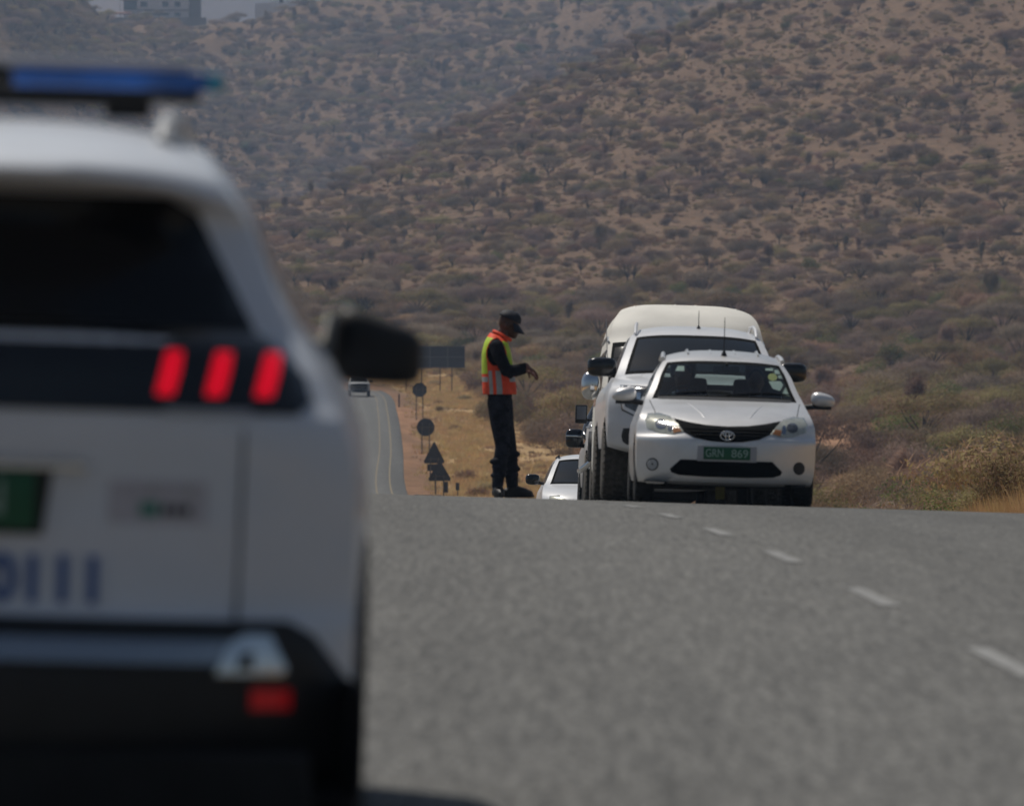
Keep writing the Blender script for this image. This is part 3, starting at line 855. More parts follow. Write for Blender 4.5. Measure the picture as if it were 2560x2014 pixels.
def scatter_object(name, P, Z, kind, rot, scl, meshes, label, cat=None):
    """one 'stuff' object: points carrying instances of a few meshes"""
    me = bpy.data.meshes.new(name)
    n = len(P)
    me.vertices.add(n)
    me.vertices.foreach_set('co', np.stack([P[:, 0], P[:, 1], Z], 1).astype(np.float32).ravel())
    for nm, val, ty in (('pick', kind.astype(np.int32), 'INT'), ('turn', rot.astype(np.float32), 'FLOAT'), ('size', scl.astype(np.float32), 'FLOAT')):
        a = me.attributes.new(nm, ty, 'POINT'); a.data.foreach_set('value', val)
    o = bpy.data.objects.new(name, me); COL.objects.link(o)
    src = bpy.data.collections.new(name + '_shapes')
    for i, m_ in enumerate(meshes):
        src.objects.link(bpy.data.objects.new(f'{name}_shape_{i:02d}', m_))
    ng = bpy.data.node_groups.new(name, 'GeometryNodeTree')
    ng.interface.new_socket('Geometry', in_out='INPUT', socket_type='NodeSocketGeometry')
    ng.interface.new_socket('Geometry', in_out='OUTPUT', socket_type='NodeSocketGeometry')
    N, L = ng.nodes, ng.links.new
    gi, go = N.new('NodeGroupInput'), N.new('NodeGroupOutput')
    ip = N.new('GeometryNodeInstanceOnPoints'); ip.inputs['Pick Instance'].default_value = True
    ci = N.new('GeometryNodeCollectionInfo'); ci.inputs['Collection'].default_value = src
    ci.inputs['Separate Children'].default_value = True; ci.inputs['Reset Children'].default_value = True
    def attr(nm, ty):
        a = N.new('GeometryNodeInputNamedAttribute'); a.data_type = ty; a.inputs[0].default_value = nm; return a.outputs[0]
    cx = N.new('ShaderNodeCombineXYZ')
    L(attr('turn', 'FLOAT'), cx.inputs[2])
    L(gi.outputs[0], ip.inputs['Points']); L(ci.outputs[0], ip.inputs['Instance'])
    L(attr('pick', 'INT'), ip.inputs['Instance Index']); L(cx.outputs[0], ip.inputs['Rotation']); L(attr('size', 'FLOAT'), ip.inputs['Scale'])
    L(ip.outputs[0], go.inputs[0])
    md = o.modifiers.new('scatter', 'NODES'); md.node_group = ng
    tag(o, label, cat, None, 'stuff')
    return o

rest = ~_single
scatter_object('bushveld', BP[rest], BZ[rest] - 0.05, BK[rest], NP.uniform(0, 6.28, rest.sum()), BS[rest],
               [PLANTS[k]['joined'] for k in KEYS[:9]], 'dry grey-brown bushveld covering the hillside', 'bushes')

# low scrub between the bushes
def low_scrub():
    out = []
    cell = 2.25
    for y in np.arange(300, 2750, cell):
        hw = math.tan(math.radians(4.4)) * y
        xs = np.arange(-hw, hw, cell)
        out.append(np.stack([xs + NP.uniform(0, cell, len(xs)), y + NP.uniform(0, cell, len(xs))], 1))
    P = np.concatenate(out); X, Y = P[:, 0], P[:, 1]
    o = X - road_c(Y)
    d = 0.66 + 0.6 * fbm(X / 18, Y / 40, 71, 3)
    d = np.where((Y < 860) & (o > -20) & (o < 15), 0.06, d)
    bad = (o > -8) & (o < 7) & (Y < 1000)
    return P[(NP.random(len(P)) < d) & ~bad]
SP = low_scrub()
_sk = (NP.random(len(SP)) < 0.68).astype(int)
scatter_object('low_scrub', SP, ground_z(SP[:, 0], SP[:, 1]) - 0.05, _sk, NP.uniform(0, 6.28, len(SP)), 0.28 + 0.8 * NP.random(len(SP)) ** 1.6,
               [PLANTS['j_low_scrub']['joined'], PLANTS['k_low_scrub']['joined']], 'low dry scrub scattered between the bushes', 'scrub')

# dry grass
def tuft_mesh(name, seed, n, h, spread, w, m):
    rng = np.random.default_rng(seed)
    a = rng.uniform(0, 6.28, n); r = spread * np.sqrt(rng.random(n))
    P = np.stack([np.cos(a) * r, np.sin(a) * r, np.full(n, -0.04)], 1)
    D = np.stack([np.cos(a) * 0.28, np.sin(a) * 0.28, np.ones(n)], 1) + rng.normal(size=(n, 3)) * 0.16
    D /= np.linalg.norm(D, axis=1)[:, None]
    V = tri_cloud(P, D, h * rng.uniform(0.55, 1.1, n), np.full(n, w), rng)
    me = np_mesh(name, V, np.arange(len(V)).reshape(-1, 3)); me.materials.append(M[m]); return me
TUFTS = [tuft_mesh('tuft_a', 1, 26, 0.42, 0.20, 0.030, 'grass_dry'), tuft_mesh('tuft_b', 2, 26, 0.34, 0.22, 0.030, 'grass_pale'),
         tuft_mesh('tuft_c', 3, 26, 0.30, 0.18, 0.030, 'tuft_straw'), tuft_mesh('tuft_d', 4, 22, 0.26, 0.2, 0.030, 'twig_brown')]
n = 66000
Yg = 385 + (880 - 385) * NP.random(n) ** 0.9
og = ROAD_R + 0.5 + NP.random(n) ** 0.8 * 19
cl = fbm((road_c(Yg) + og) / 3.5, Yg / 22, 81, 3)
ok = (NP.random(n) < 0.55 + 1.1 * cl) & (NP.random(n) < sstep(0.3, 4.5, og - ROAD_R) + 0.08)
Yg, og, cl = Yg[ok], og[ok], cl[ok]
_lf = NP.random(len(og)) < 0.4
og = np.where(_lf, ROAD_L - (og - ROAD_R), og)
Xg = road_c(Yg) + og
scatter_object('verge_grass', np.stack([Xg, Yg], 1), ground_z(Xg, Yg), np.where(cl < -0.18, 3, NP.integers(0, 3, len(Xg))), NP.uniform(0, 6.28, len(Xg)), NP.uniform(0.6, 1.3, len(Xg)),
               TUFTS, 'dry yellow grass on the verge beside the far road', 'grass')
# tall orange grass on the near right shoulder
TALL = [tuft_mesh('tall_a', 11, 60, 0.62, 0.16, 0.009, 'grass_orange'), tuft_mesh('tall_b', 12, 60, 0.55, 0.18, 0.009, 'grass_dry'), tuft_mesh('tall_c', 13, 50, 0.5, 0.16, 0.010, 'grass_pale')]
n = 1500
Yt = NP.uniform(89, 118, n); ot = ROAD_R + 0.25 + NP.random(n) * 5.5
Xt = road_c(Yt) + ot
Zt = ground_z(Xt, Yt)
hgt = (0.85 + 0.45 * fbm(Xt / 1.2, Yt / 3, 88, 2)) * (0.16 + 0.85 * sstep(4.8, 6.2, Xt))
scatter_object('tall_grass', np.stack([Xt, Yt], 1), Zt, np.where(NP.random(n) < 0.5, 0, NP.integers(1, 3, n)), NP.uniform(0, 6.28, n), hgt * 1.15,
               TALL, 'tall orange dry grass on the right road shoulder', 'grass')

# ------------------------------------------------------------------ vehicles: shared builders
def resample(ctrl_p, ctrl_e, sub):
    P = np.array(ctrl_p, float); E = np.array(ctrl_e, float)
    s = np.concatenate([[0], np.cumsum(np.linalg.norm(np.diff((P + E) / 2, axis=0), axis=1) + 1e-4)])
    si = np.concatenate([np.linspace(s[i], s[i + 1], sub, endpoint=False) for i in range(len(s) - 1)] + [[s[-1]]])
    f = lambda A: np.stack([pchip(s, A[:, 0], si), pchip(s, A[:, 1], si)], 1)
    return f(P), f(E)

class Shell: pass

def shell(root, prof_, edge_, XS, GY, pw=3.0, sub=5, body_mat='white_paint', wind=None, ug=0.9, rear=None, rug=0.9,
          wheels=(), sill=0.25, side_holes=(), glass='dark_glass', name='body', roof_cut=None):
    """car body: a skin lofted along the centre profile, closed by side walls; returns the parts"""
    zx, wx = zip(*XS); yg, gg = zip(*GY)
    half = lambda y, z: pchip(zx, wx, z) * pchip(yg, gg, y)
    P, E = resample(prof_, edge_, sub)
    Wd = half(E[:, 0], E[:, 1])
    a = np.linspace(-1, 1, 31)
    U = np.sign(a) * (1 - (1 - np.abs(a)) ** 1.5)
    if wind or rear:
        for g in {ug if wind else rug, rug if rear else ug}:
            for sg in (-1, 1):
                k = int(np.argmin(np.abs(U - sg * g))); U[k] = sg * g
                k2 = k - 1 if sg > 0 else k + 1
                U[k2] = sg * (g - 0.035)
        U = np.sort(U)
    f = np.abs(U) ** pw
    nt, nu = len(P), len(U)
    V = np.zeros((nt, nu, 3))
    V[..., 0] = Wd[:, None] * U[None]
    V[..., 1] = P[:, 0][:, None] * (1 - f) + E[:, 0][:, None] * f
    V[..., 2] = P[:, 1][:, None] * (1 - f) + E[:, 1][:, None] * f
    verts = V.reshape(-1, 3)
    body, ws, rw, wsm = [], [], [], []
    for t in range(nt - 1):
        for u in range(nu - 1):
            q = (t * nu + u, t * nu + u + 1, (t + 1) * nu + u + 1, (t + 1) * nu + u)
            um = (U[u] + U[u + 1]) / 2
            if wind and wind[0] * sub <= t < wind[1] * sub and abs(um) < ug: ws.append((q, t, um))
            elif rear and rear[0] * sub <= t < rear[1] * sub and abs(um) < rug: rw.append((q, t, um))
            else: body.append(q)
    bm = bmesh.new()
    bv = [bm.verts.new(p) for p in verts]
    for q in body: bm.faces.new([bv[k] for k in q])
    # side walls
    y0, y1 = E[0, 0], E[-1, 0]
    bottom = []
    cur = [(float(y1), sill)]
    for yw, r in sorted(wheels, reverse=True):
        Rr = r + 0.055; cz = r
        dz = sill - cz
        if abs(dz) < Rr:
            dx = math.sqrt(Rr * Rr - dz * dz)
            a0 = math.atan2(dz, dx)
            a1 = math.pi - a0
            for k in range(15):
                t = a0 + (a1 - a0) * k / 14
                yy = yw + Rr * math.cos(t)
                cur.append((yy, cz + Rr * math.sin(t)))
    cur.append((float(y0), sill))
    lim0, lim1 = float(y0) , float(y1)
    cur = [q for q in cur if lim0 + 0.01 < q[0] < lim1 - 0.01]
    outer = [tuple(map(float, e)) for e in E] + cur
    pts, tris = fill2d(outer, side_holes, 0.085)
    xx = half(pts[:, 0], pts[:, 1])
    for sg in (1, -1):
        sv = [bm.verts.new((sg * x, p[0], p[1])) for x, p in zip(xx, pts)]
        for t in tris:
            A = (pts[t[1]][0] - pts[t[0]][0]) * (pts[t[2]][1] - pts[t[0]][1]) - (pts[t[2]][0] - pts[t[0]][0]) * (pts[t[1]][1] - pts[t[0]][1])
            tt = t if (A > 0) == (sg > 0) else t[::-1]
            try: bm.faces.new([sv[k] for k in tt])
            except ValueError: pass
    bmesh.ops.remove_doubles(bm, verts=bm.verts, dist=0.0008)
    loose = [v for v in bm.verts if not v.link_faces]
    bmesh.ops.delete(bm, geom=loose, context='VERTS')
    R_ = Shell()
    R_.body = from_bm(name, bm, body_mat, root, 42)
    R_.half = half
    def glass_obj(nm, lst, rng_, g, m):
        fb = bmesh.new(); mp = {}
        for q, t, um in lst:
            vs = []
            for k in q:
                if k not in mp: mp[k] = fb.verts.new(verts[k])
                vs.append(mp[k])
            fc = fb.faces.new(vs)
            edge = t < rng_[0] * sub + 1 or t >= rng_[1] * sub - 1 or abs(um) > g - 0.04
            fc.material_index = 1 if edge else 0
        return from_bm(nm, fb, [m, 'grille_black'], root, 180)
    R_.windscreen = glass_obj('windscreen', ws, wind, ug, glass) if wind else None
    R_.rear_window = glass_obj('rear_window', rw, rear, rug, glass) if rear else None
    R_.bvh = bvh_of(*[o for o in (R_.body, R_.windscreen, R_.rear_window) if o])
    R_.gbvh = bvh_of(R_.windscreen) if wind else None
    return R_

def wheel(root, x, y, r, w, dusty=False):
    rb = 'dusty_rubber' if dusty else 'rubber'
    t = lathe('wheel', [(-w / 2, r * 0.62), (-w / 2, r * 0.86), (-w * 0.42, r * 0.965), (-w * 0.28, r), (-w * 0.06, r * 1.0), (-w * 0.05, r * 0.985), (w * 0.05, r * 0.985), (w * 0.06, r), (w * 0.28, r), (w * 0.42, r * 0.965), (w / 2, r * 0.86), (w / 2, r * 0.62)], rb, root, 40, 'x', 30)
    t.location = (x, y, r - 0.012)
    sg = 1 if x > 0 else -1
    # tread blocks
    bm = bmesh.new()
    for k in range(36):
        a = 2 * math.pi * k / 36
        for row, off in ((-0.36, 0), (0.36, 0.5), (0.0, 0.25)):
            aa = a + off * 2 * math.pi / 36
            box_bm(bm, (row * w, math.cos(aa) * r * 1.002, math.sin(aa) * r * 1.002), (w * 0.22, r * 0.085, r * 0.035), Matrix.Rotation(0, 3, 'X'))
            vs = bm.verts[-8:] if False else None
    tr = from_bm('tread', bm, rb, t)
    rim = lathe('rim', [(-0.01, r * 0.08), (-0.01, r * 0.2), (-0.03, r * 0.3), (-0.03, r * 0.5), (-0.005, r * 0.6), (0.012, r * 0.63), (0.0, r * 0.645)], 'rim', t, 30, 'x')
    rim.location = (sg * (w / 2 - 0.012), 0, 0)
    if sg < 0: rim.rotation_euler = (0, 0, math.pi)
    rim.location.x = sg * (w / 2 - 0.03)
    return t

def superblob(name, c, r, m, parent, e=2.6, seg=20, rot=(0, 0, 0)):
    bm = bmesh.new()
    bmesh.ops.create_uvsphere(bm, u_segments=seg, v_segments=seg // 2 + 2, radius=1)
    for v in bm.verts:
        d = v.co.normalized()
        k = (abs(d.x) ** e + abs(d.y) ** e + abs(d.z) ** e) ** (-1 / e)
        v.co = Vector((d.x * k * r[0], d.y * k * r[1], d.z * k * r[2]))
    o = from_bm(name, bm, m, parent, 180)
    o.location = c; o.rotation_euler = rot
    return o

def on_ground(root, X, Y, rz, L, wb0, wb1, half_track=0.7, lift=0.0):
    c, s = math.cos(rz), math.sin(rz)
    def w(lx, ly): return X + lx * c - ly * s, Y + lx * s + ly * c
    def g(lx, ly):
        a, b = w(lx, ly); return Vector((a, b, float(road_z(a, b))))
    fl, fr, rl, rr = g(-half_track, wb0), g(half_track, wb0), g(-half_track, wb1), g(half_track, wb1)
    fwd = ((rl + rr) / 2 - (fl + fr) / 2).normalized()
    rt = ((fr + rr) / 2 - (fl + rl) / 2).normalized()
    up = rt.cross(fwd).normalized(); rt = fwd.cross(up).normalized()
    o = (fl + fr) / 2 - fwd * wb0 + up * lift
    root.matrix_world = Matrix(((rt.x, fwd.x, up.x, o.x), (rt.y, fwd.y, up.y, o.y), (rt.z, fwd.z, up.z, o.z), (0, 0, 0, 1)))

def underbody(root, y0, y1, hw, z0, z1):
    box('underbody', (0, (y0 + y1) / 2, (z0 + z1) / 2), (hw * 2, y1 - y0, z1 - z0), 'underbody', root, bev=0.03)

def antenna(root, x, y, z, h, base=True, tilt=0.12):
    a = tube('antenna', [(x, y, z - 0.01), (x, y + tilt * h, z + h)], [0.006, 0.0035], 'black_plastic', root, 6)
    if base: lathe('antenna_base', [(0, 0.028), (0.02, 0.022), (0.05, 0.008)], 'black_plastic', a, 12, 'z').location = (x, y, z - 0.005)

# ------------------------------------------------------------------ police car (foreground, seen from behind)
def police_car():
    r = thing('police_car', 'white police car with blue roof light bar, three red tail lights and black bumper', 'police car')
    prof_ = [(0.12, 0.20), (0.05, 0.24), (0.01, 0.34), (0.00, 0.45), (0.03, 0.55), (0.07, 0.60), (0.075, 0.80), (0.06, 0.99), (0.07, 1.04),
             (0.10, 1.16), (0.135, 1.19), (0.22, 1.32), (0.31, 1.45), (0.22, 1.475), (0.05, 1.500), (0.045, 1.515), (0.20, 1.562), (0.50, 1.606), (1.0, 1.632), (1.8, 1.632),
             (2.5, 1.57), (2.62, 1.53), (3.30, 1.12), (3.38, 1.08), (3.75, 1.03), (4.2, 0.94), (4.38, 0.80), (4.44, 0.50), (4.36, 0.22)]
    edge_ = [(0.42, 0.22), (0.36, 0.26), (0.30, 0.36), (0.27, 0.46), (0.27, 0.56), (0.28, 0.61), (0.27, 0.80), (0.26, 0.98), (0.30, 1.04),
             (0.36, 1.14), (0.40, 1.18), (0.44, 1.30), (0.46, 1.40), (0.42, 1.43), (0.38, 1.465), (0.38, 1.485), (0.48, 1.525), (0.70, 1.558), (1.0, 1.57), (1.8, 1.57),
             (2.55, 1.49), (2.72, 1.45), (3.38, 1.06), (3.46, 1.03), (3.75, 0.98), (4.0, 0.90), (4.08, 0.78), (4.1, 0.5), (4.05, 0.25)]
    XS = [(0.18, 0.86), (0.34, 0.90), (0.60, 0.905), (0.80, 0.905), (0.95, 0.885), (1.03, 0.850), (1.09, 0.818), (1.15, 0.772), (1.21, 0.745), (1.30, 0.688), (1.40, 0.645), (1.49, 0.590), (1.56, 0.535), (1.66, 0.46)]
    GY = [(-0.1, 0.95), (0.3, 0.975), (0.9, 1.0), (3.3, 1.0), (4.1, 0.93)]
    W_ = [(0.78, 0.35), (3.45, 0.35)]
    b = shell(r, prof_, edge_, XS, GY, 3.6, 5, 'police_white', wind=(21, 22), ug=0.88, wheels=W_, sill=0.30)
    V = b.bvh
    # tailgate glass, black lamp band, claws
    patch('rear_window', V, [(-0.655, 1.185), (0.655, 1.185), (0.605, 1.28), (0.525, 1.43), (0.46, 1.465), (-0.46, 1.465), (-0.525, 1.43), (-0.605, 1.28)], 'tinted_rear_glass', r, 0.006, 0.05)
    band = patch('tail_light_band', V, [(-0.75, 1.01), (0.75, 1.01), (0.78, 1.035), (0.765, 1.09), (0.69, 1.165), (0.65, 1.184), (-0.65, 1.184), (-0.70, 1.165), (-0.775, 1.09), (-0.79, 1.035)], 'black_gloss', r, 0.008, 0.05)
    for sg in (1, -1):
        for cx in (0.478, 0.582, 0.686):
            k = [(cx - 0.026, 1.047), (cx + 0.010, 1.047), (cx + 0.022, 1.095), (cx + 0.027, 1.140), (cx - 0.006, 1.140), (cx - 0.016, 1.095)]
            patch('tail_light', V, k if sg > 0 else mirror(k), 'red_lamp', r, 0.013, 0.02, 0.008)
        k = [(0.47, 1.004), (0.655, 1.004), (0.655, 1.018), (0.47, 1.018)]
        patch('indicator_strip', V, k if sg > 0 else mirror(k), 'grey_paint', r, 0.010, 0.03, 0.006)
        sl = [(0.632, 0.575), (0.638, 0.575), (0.643, 1.02), (0.637, 1.02)]
        patch('tailgate_gap', V, sl if sg > 0 else mirror(sl), 'black_plastic', r, 0.003, 0.05, 0.004)
    # number plate in its recess
    rec = patch('plate_recess', V, [(-0.27, 0.745), (0.222, 0.745), (0.24, 0.88), (0.28, 0.89), (-0.30, 0.89)], 'black_plastic', r, 0.004, 0.06, 0.004)
    pl = box('number_plate', (-0.015, 0.052, 0.818), (0.44, 0.012, 0.122), 'plate_green', r, bev=0.004)
    text_mesh('plate_text', 'GRN', 0.105, 'letter_white', pl, (0.015, 0.0435, 0.818), 0.25)
    patch('plate_lamp_strip', V, [(-0.31, 0.884), (0.31, 0.884), (0.31, 0.898), (-0.31, 0.898)], 'chrome', r, 0.02, 0.06, 0.02)
    # emergency number and faded dealer sticker
    t = text_mesh('emergency_number', '10111', 0.135, 'letter_blue', r, (0.203, 0.066, 0.648), 0.275, bold=0.004)
    st = patch('sticker', V, [(0.36, 0.775), (0.565, 0.775), (0.565, 0.865), (0.36, 0.865)], 'sticker_mauve', r, 0.002, 0.05, 0.001)
    for i in range(9):
        x = 0.385 + i * 0.0195
        patch('sticker_print', V, [(x, 0.835), (x + 0.014, 0.835), (x + 0.014, 0.856), (x, 0.856)], 'grey_paint' if i % 4 == 3 else 'sticker_mauve', st, 0.004, 0.02, 0.001)
    patch('sticker_print', V, [(0.425, 0.79), (0.465, 0.79), (0.465, 0.82), (0.425, 0.82)], 'sticker_green', st, 0.004, 0.02, 0.001)
    for i in range(3):
        x = 0.472 + i * 0.022
        patch('sticker_print', V, [(x, 0.793), (x + 0.016, 0.793), (x + 0.016, 0.815), (x, 0.815)], 'black_plastic', st, 0.004, 0.02, 0.001)
    # bumper: black lower part, chrome strip, exhaust trims
    patch('bumper', V, [(-0.90, 0.20), (0.90, 0.20), (0.91, 0.30), (0.905, 0.44), (0.87, 0.455), (0.80, 0.545), (0.745, 0.575), (-0.745, 0.575), (-0.80, 0.545), (-0.87, 0.455), (-0.905, 0.44), (-0.91, 0.30)], 'black_plastic', r, 0.012, 0.06, 0.03)
    patch('chrome_strip', V, [(-0.60, 0.484), (0.60, 0.484), (0.62, 0.534), (-0.62, 0.534)], 'dark_chrome', r, 0.030, 0.05, 0.02)
    for sg in (1, -1):
        k = [(0.595, 0.462), (0.735, 0.462), (0.745, 0.475), (0.708, 0.548), (0.655, 0.548), (0.62, 0.53)]
        ex = patch('exhaust_trim', V, k if sg > 0 else mirror(k), 'chrome', r, 0.036, 0.02, 0.03)  # brighter chrome than the strip, standing in for sun reflections
        k = [(0.64, 0.474), (0.675, 0.474), (0.672, 0.512), (0.65, 0.508)]
        patch('exhaust_opening', V, k if sg > 0 else mirror(k), 'black_plastic', ex, 0.039, 0.02, 0.01)
        k = [(0.67, 0.388), (0.755, 0.388), (0.755, 0.432), (0.67, 0.432)]
        patch('rear_reflector', V, k if sg > 0 else mirror(k), 'red_lamp' if False else 'red_reflector', r, 0.020, 0.03, 0.01)
    # side glass, roof rails, light bar
    for sg in (1, -1):
        q = [(0.62, 1.20), (1.2, 1.16), (3.0, 1.12), (2.75, 1.30), (2.45, 1.45), (1.6, 1.52), (0.95, 1.50), (0.66, 1.36)]
        patch('side_window', V, q, 'dark_glass', r, 0.004, 0.08, 0.004, 'x', sg)
        bm = bmesh.new()
        tube_bm(bm, [(sg * 0.440, 0.60, 1.580), (sg * 0.444, 0.66, 1.622), (sg * 0.448, 0.9, 1.640), (sg * 0.448, 2.2, 1.630), (sg * 0.444, 2.36, 1.57)], 0.024, 8)
        from_bm('roof_rail', bm, 'grey_paint', r, 50)
    lb = box('light_bar', (0, 1.35, 1.697), (1.00, 0.24, 0.020), 'black_plastic', r, bev=0.008)
    for sg in (1, -1):
        box('bar_lens', (sg * 0.30, 1.35, 1.729), (0.44, 0.25, 0.042), 'blue_lens', lb, bev=0.012)
        box('bar_end_lens', (sg * 0.515, 1.35, 1.729), (0.085, 0.23, 0.042), 'teal_lens', lb, bev=0.015)
        box('bar_foot', (sg * 0.34, 1.35, 1.668), (0.10, 0.14, 0.038), 'black_plastic', lb, bev=0.008)
        box('bar_bracket', (sg * 0.16, 1.35, 1.680), (0.30, 0.12, 0.014), 'black_plastic', lb, bev=0.004)
    box('bar_centre', (0, 1.35, 1.729), (0.15, 0.25, 0.042), 'black_gloss', lb, bev=0.006)
    box('bar_cover', (0, 1.35, 1.764), (0.96, 0.20, 0.026), 'clear_lens', lb, bev=0.010)
    # door mirrors
    for sg in (1, -1):
        m = superblob('wing_mirror', (sg * 0.922, 2.86, 1.130), (0.108, 0.10, 0.084), 'black_plastic', r, 5.0, 28)
        for v in m.data.vertices:                      # tapers down and outwards
            k = sg * v.co.x / 0.112
            v.co.z = v.co.z * (1.0 - 0.22 * k) - 0.020 * k
        box('mirror_cap', (0, 0.085, -0.01), (0.16, 0.05, 0.09), 'police_white', m, bev=0.02)
        tube('mirror_stalk', [(sg * 0.76, 2.94, 1.06), (sg * 0.80, 2.93, 1.10), (sg * 0.815, 2.93, 1.215)], [0.03, 0.03, 0.022], 'cream_paint', r, 8)
    box('rear_diffuser', (0, 0.18, 0.205), (1.60, 0.42, 0.19), 'underbody', r, bev=0.02)
    underbody(r, 0.25, 4.0, 0.72, 0.19, 0.42)
    for sg in (1, -1):
        for yy in (0.78, 3.45): wheel(r, sg * 0.80, yy, 0.35, 0.225)
    on_ground(r, -1.232, 17.9, 0.0165, 4.4, 0.78, 3.45)
    return r
police_car()

# ------------------------------------------------------------------ small silver sedan (head of the queue)
def silver_sedan():
    r = thing('sedan', 'silver-white sedan with green number plate at the head of the queue', 'car')
    prof_ = [(0.14, 0.17), (0.05, 0.19), (0.0, 0.30), (-0.010, 0.46), (0.0, 0.585), (0.035, 0.655), (0.11, 0.73), (0.24, 0.80), (0.62, 0.905), (0.98, 0.975), (1.06, 0.995),
             (1.45, 1.20), (1.80, 1.362), (1.92, 1.405), (2.5, 1.475), (3.0, 1.47), (3.3, 1.41), (3.76, 1.11), (3.84, 1.08), (4.18, 1.06), (4.26, 0.95), (4.27, 0.5), (4.2, 0.25)]
    edge_ = [(0.52, 0.19), (0.47, 0.21), (0.42, 0.31), (0.40, 0.46), (0.375, 0.600), (0.455, 0.648), (0.50, 0.77), (0.62, 0.845), (0.90, 0.91), (1.10, 0.955), (1.17, 0.975),
             (1.55, 1.17), (1.92, 1.33), (2.05, 1.365), (2.5, 1.415), (3.0, 1.40), (3.28, 1.345), (3.68, 1.07), (3.78, 1.04), (4.05, 1.01), (4.1, 0.93), (4.1, 0.5), (4.05, 0.25)]
    XS = [(0.15, 0.80), (0.3, 0.838), (0.5, 0.848), (0.72, 0.838), (0.80, 0.815), (0.88, 0.782), (0.97, 0.750), (1.1, 0.69), (1.22, 0.645), (1.33, 0.583), (1.40, 0.535), (1.5, 0.46)]
    GY = [(0.0, 0.95), (0.4, 0.995), (0.9, 1.0), (3.4, 1.0), (4.1, 0.94)]
    W_ = [(0.85, 0.295), (3.40, 0.295)]
    side = [[(1.62, 1.02), (2.30, 1.01), (2.30, 1.36), (2.12, 1.335), (1.9, 1.24)], [(2.38, 1.01), (3.15, 1.02), (3.30, 1.20), (3.12, 1.33), (2.85, 1.365), (2.38, 1.365)]]
    b = shell(r, prof_, edge_, XS, GY, 3.0, 5, 'silver_paint', wind=(10, 12), ug=0.915, rear=(16, 17), rug=0.86, wheels=W_, sill=0.20, side_holes=side, glass='clear_glass')
    V = b.bvh
    for sg in (1, -1):
        for q in side:
            P, T = fill2d(q, (), 0.1)
            co = [(sg * (float(b.half(p[0], p[1])) - 0.003), p[0], p[1]) for p in P]
            from_py('side_window', co, [t if sg > 0 else t[::-1] for t in T], 'clear_glass', r)
    # bonnet creases and shut lines
    for sg in (1, -1):
        pts = []
        for k in range(9):
            y = 0.22 + 0.09 * k; x = sg * (0.20 + 0.022 * k)
            h = V.ray_cast(Vector((x, y, 3)), Vector((0, 0, -1)))[0]
            pts.append((x, y, h.z - 0.0055))
        tube('bonnet_crease', pts, [0.004, 0.011, 0.012, 0.012, 0.011, 0.01, 0.009, 0.007, 0.003], 'silver_paint', r, 8)
        pts = []
        for k in range(12):
            y = 0.50 + 0.055 * k; x = sg * (0.665 + 0.004 * k)
            h = V.ray_cast(Vector((x, y, 3)), Vector((0, 0, -1)))[0]
            if h: pts.append((x, y, h.z))
        tube('bonnet_gap', pts, 0.004, 'black_plastic', r, 6)
    # head lamps
    hl = [(-0.745, 0.690), (-0.762, 0.775), (-0.735, 0.835), (-0.63, 0.842), (-0.53, 0.812), (-0.455, 0.735), (-0.405, 0.668), (-0.50, 0.642), (-0.62, 0.648)]
    for sg in (-1, 1):
        p = hl if sg < 0 else mirror(hl)
        h = patch('headlight', V, p, 'lamp_lens', r, 0.006, 0.03, 0.02)
        patch('indicator_lens', V, [(sg * 0.50, 0.652), (sg * 0.425, 0.672), (sg * 0.455, 0.715), (sg * 0.51, 0.705)][::sg], 'amber', h, 0.010, 0.02, 0.006)
        patch('lamp_bowl', V, ellipse(sg * 0.615, 0.735, 0.055, 0.048, 16), 'lamp_dark' if sg > 0 else 'dark_chrome', h, 0.010, 0.02, 0.006)
        patch('lamp_bowl', V, ellipse(sg * 0.535, 0.712, 0.022, 0.045, 14), 'dark_chrome', h, 0.010, 0.02, 0.006)
    # grille with emblem
    up = [(-0.505, 0.795), (-0.36, 0.762), (-0.2, 0.738), (0, 0.728), (0.2, 0.738), (0.36, 0.762), (0.505, 0.795)]
    lo = [(0.455, 0.725), (0.405, 0.665), (0.30, 0.613), (0.15, 0.585), (0, 0.578), (-0.15, 0.585), (-0.30, 0.613), (-0.405, 0.665), (-0.455, 0.725)]
    g = patch('grille', V, up + lo, 'grille_black', r, 0.005, 0.035, 0.02)
    for z in (0.615, 0.645, 0.675, 0.705):
        hw = 0.24 + (z - 0.6) * 1.4
        patch('grille_slat', V, [(-hw, z - 0.004), (hw, z - 0.004), (hw, z + 0.004), (-hw, z + 0.004)], 'grille_black', g, 0.012, 0.04, 0.006)
    em = Vector((0, V.ray_cast(Vector((0, -5, 0.638)), Vector((0, 1, 0)))[0].y - 0.030, 0.640))
    bm = bmesh.new()
    for cx, cz, rx, rz in ((0, 0, 0.064, 0.043), (0, 0.015, 0.043, 0.018), (0, -0.002, 0.018, 0.040)):
        tube_bm(bm, [em + Vector((cx + rx * math.cos(t), 0.004 * abs(math.sin(t)), cz + rz * math.sin(t))) for t in [2 * math.pi * k / 28 for k in range(28)]], 0.0055, 8, closed=True)
    from_bm('badge', bm, 'chrome', g, 60)
    # bumper
    lower = [(-0.43, 0.408), (0.43, 0.408), (0.525, 0.318), (0.51, 0.285), (0.44, 0.262), (0.2, 0.252), (-0.2, 0.252), (-0.44, 0.262), (-0.51, 0.285), (-0.525, 0.318)]
    li = patch('lower_intake', V, lower, 'grille_black', r, 0.006, 0.04, 0.02)
    for z in (0.29, 0.33, 0.37):
        patch('intake_slat', V, [(-0.42, z - 0.005), (0.42, z - 0.005), (0.42, z + 0.005), (-0.42, z + 0.005)], 'grille_black', li, 0.012, 0.05, 0.008)
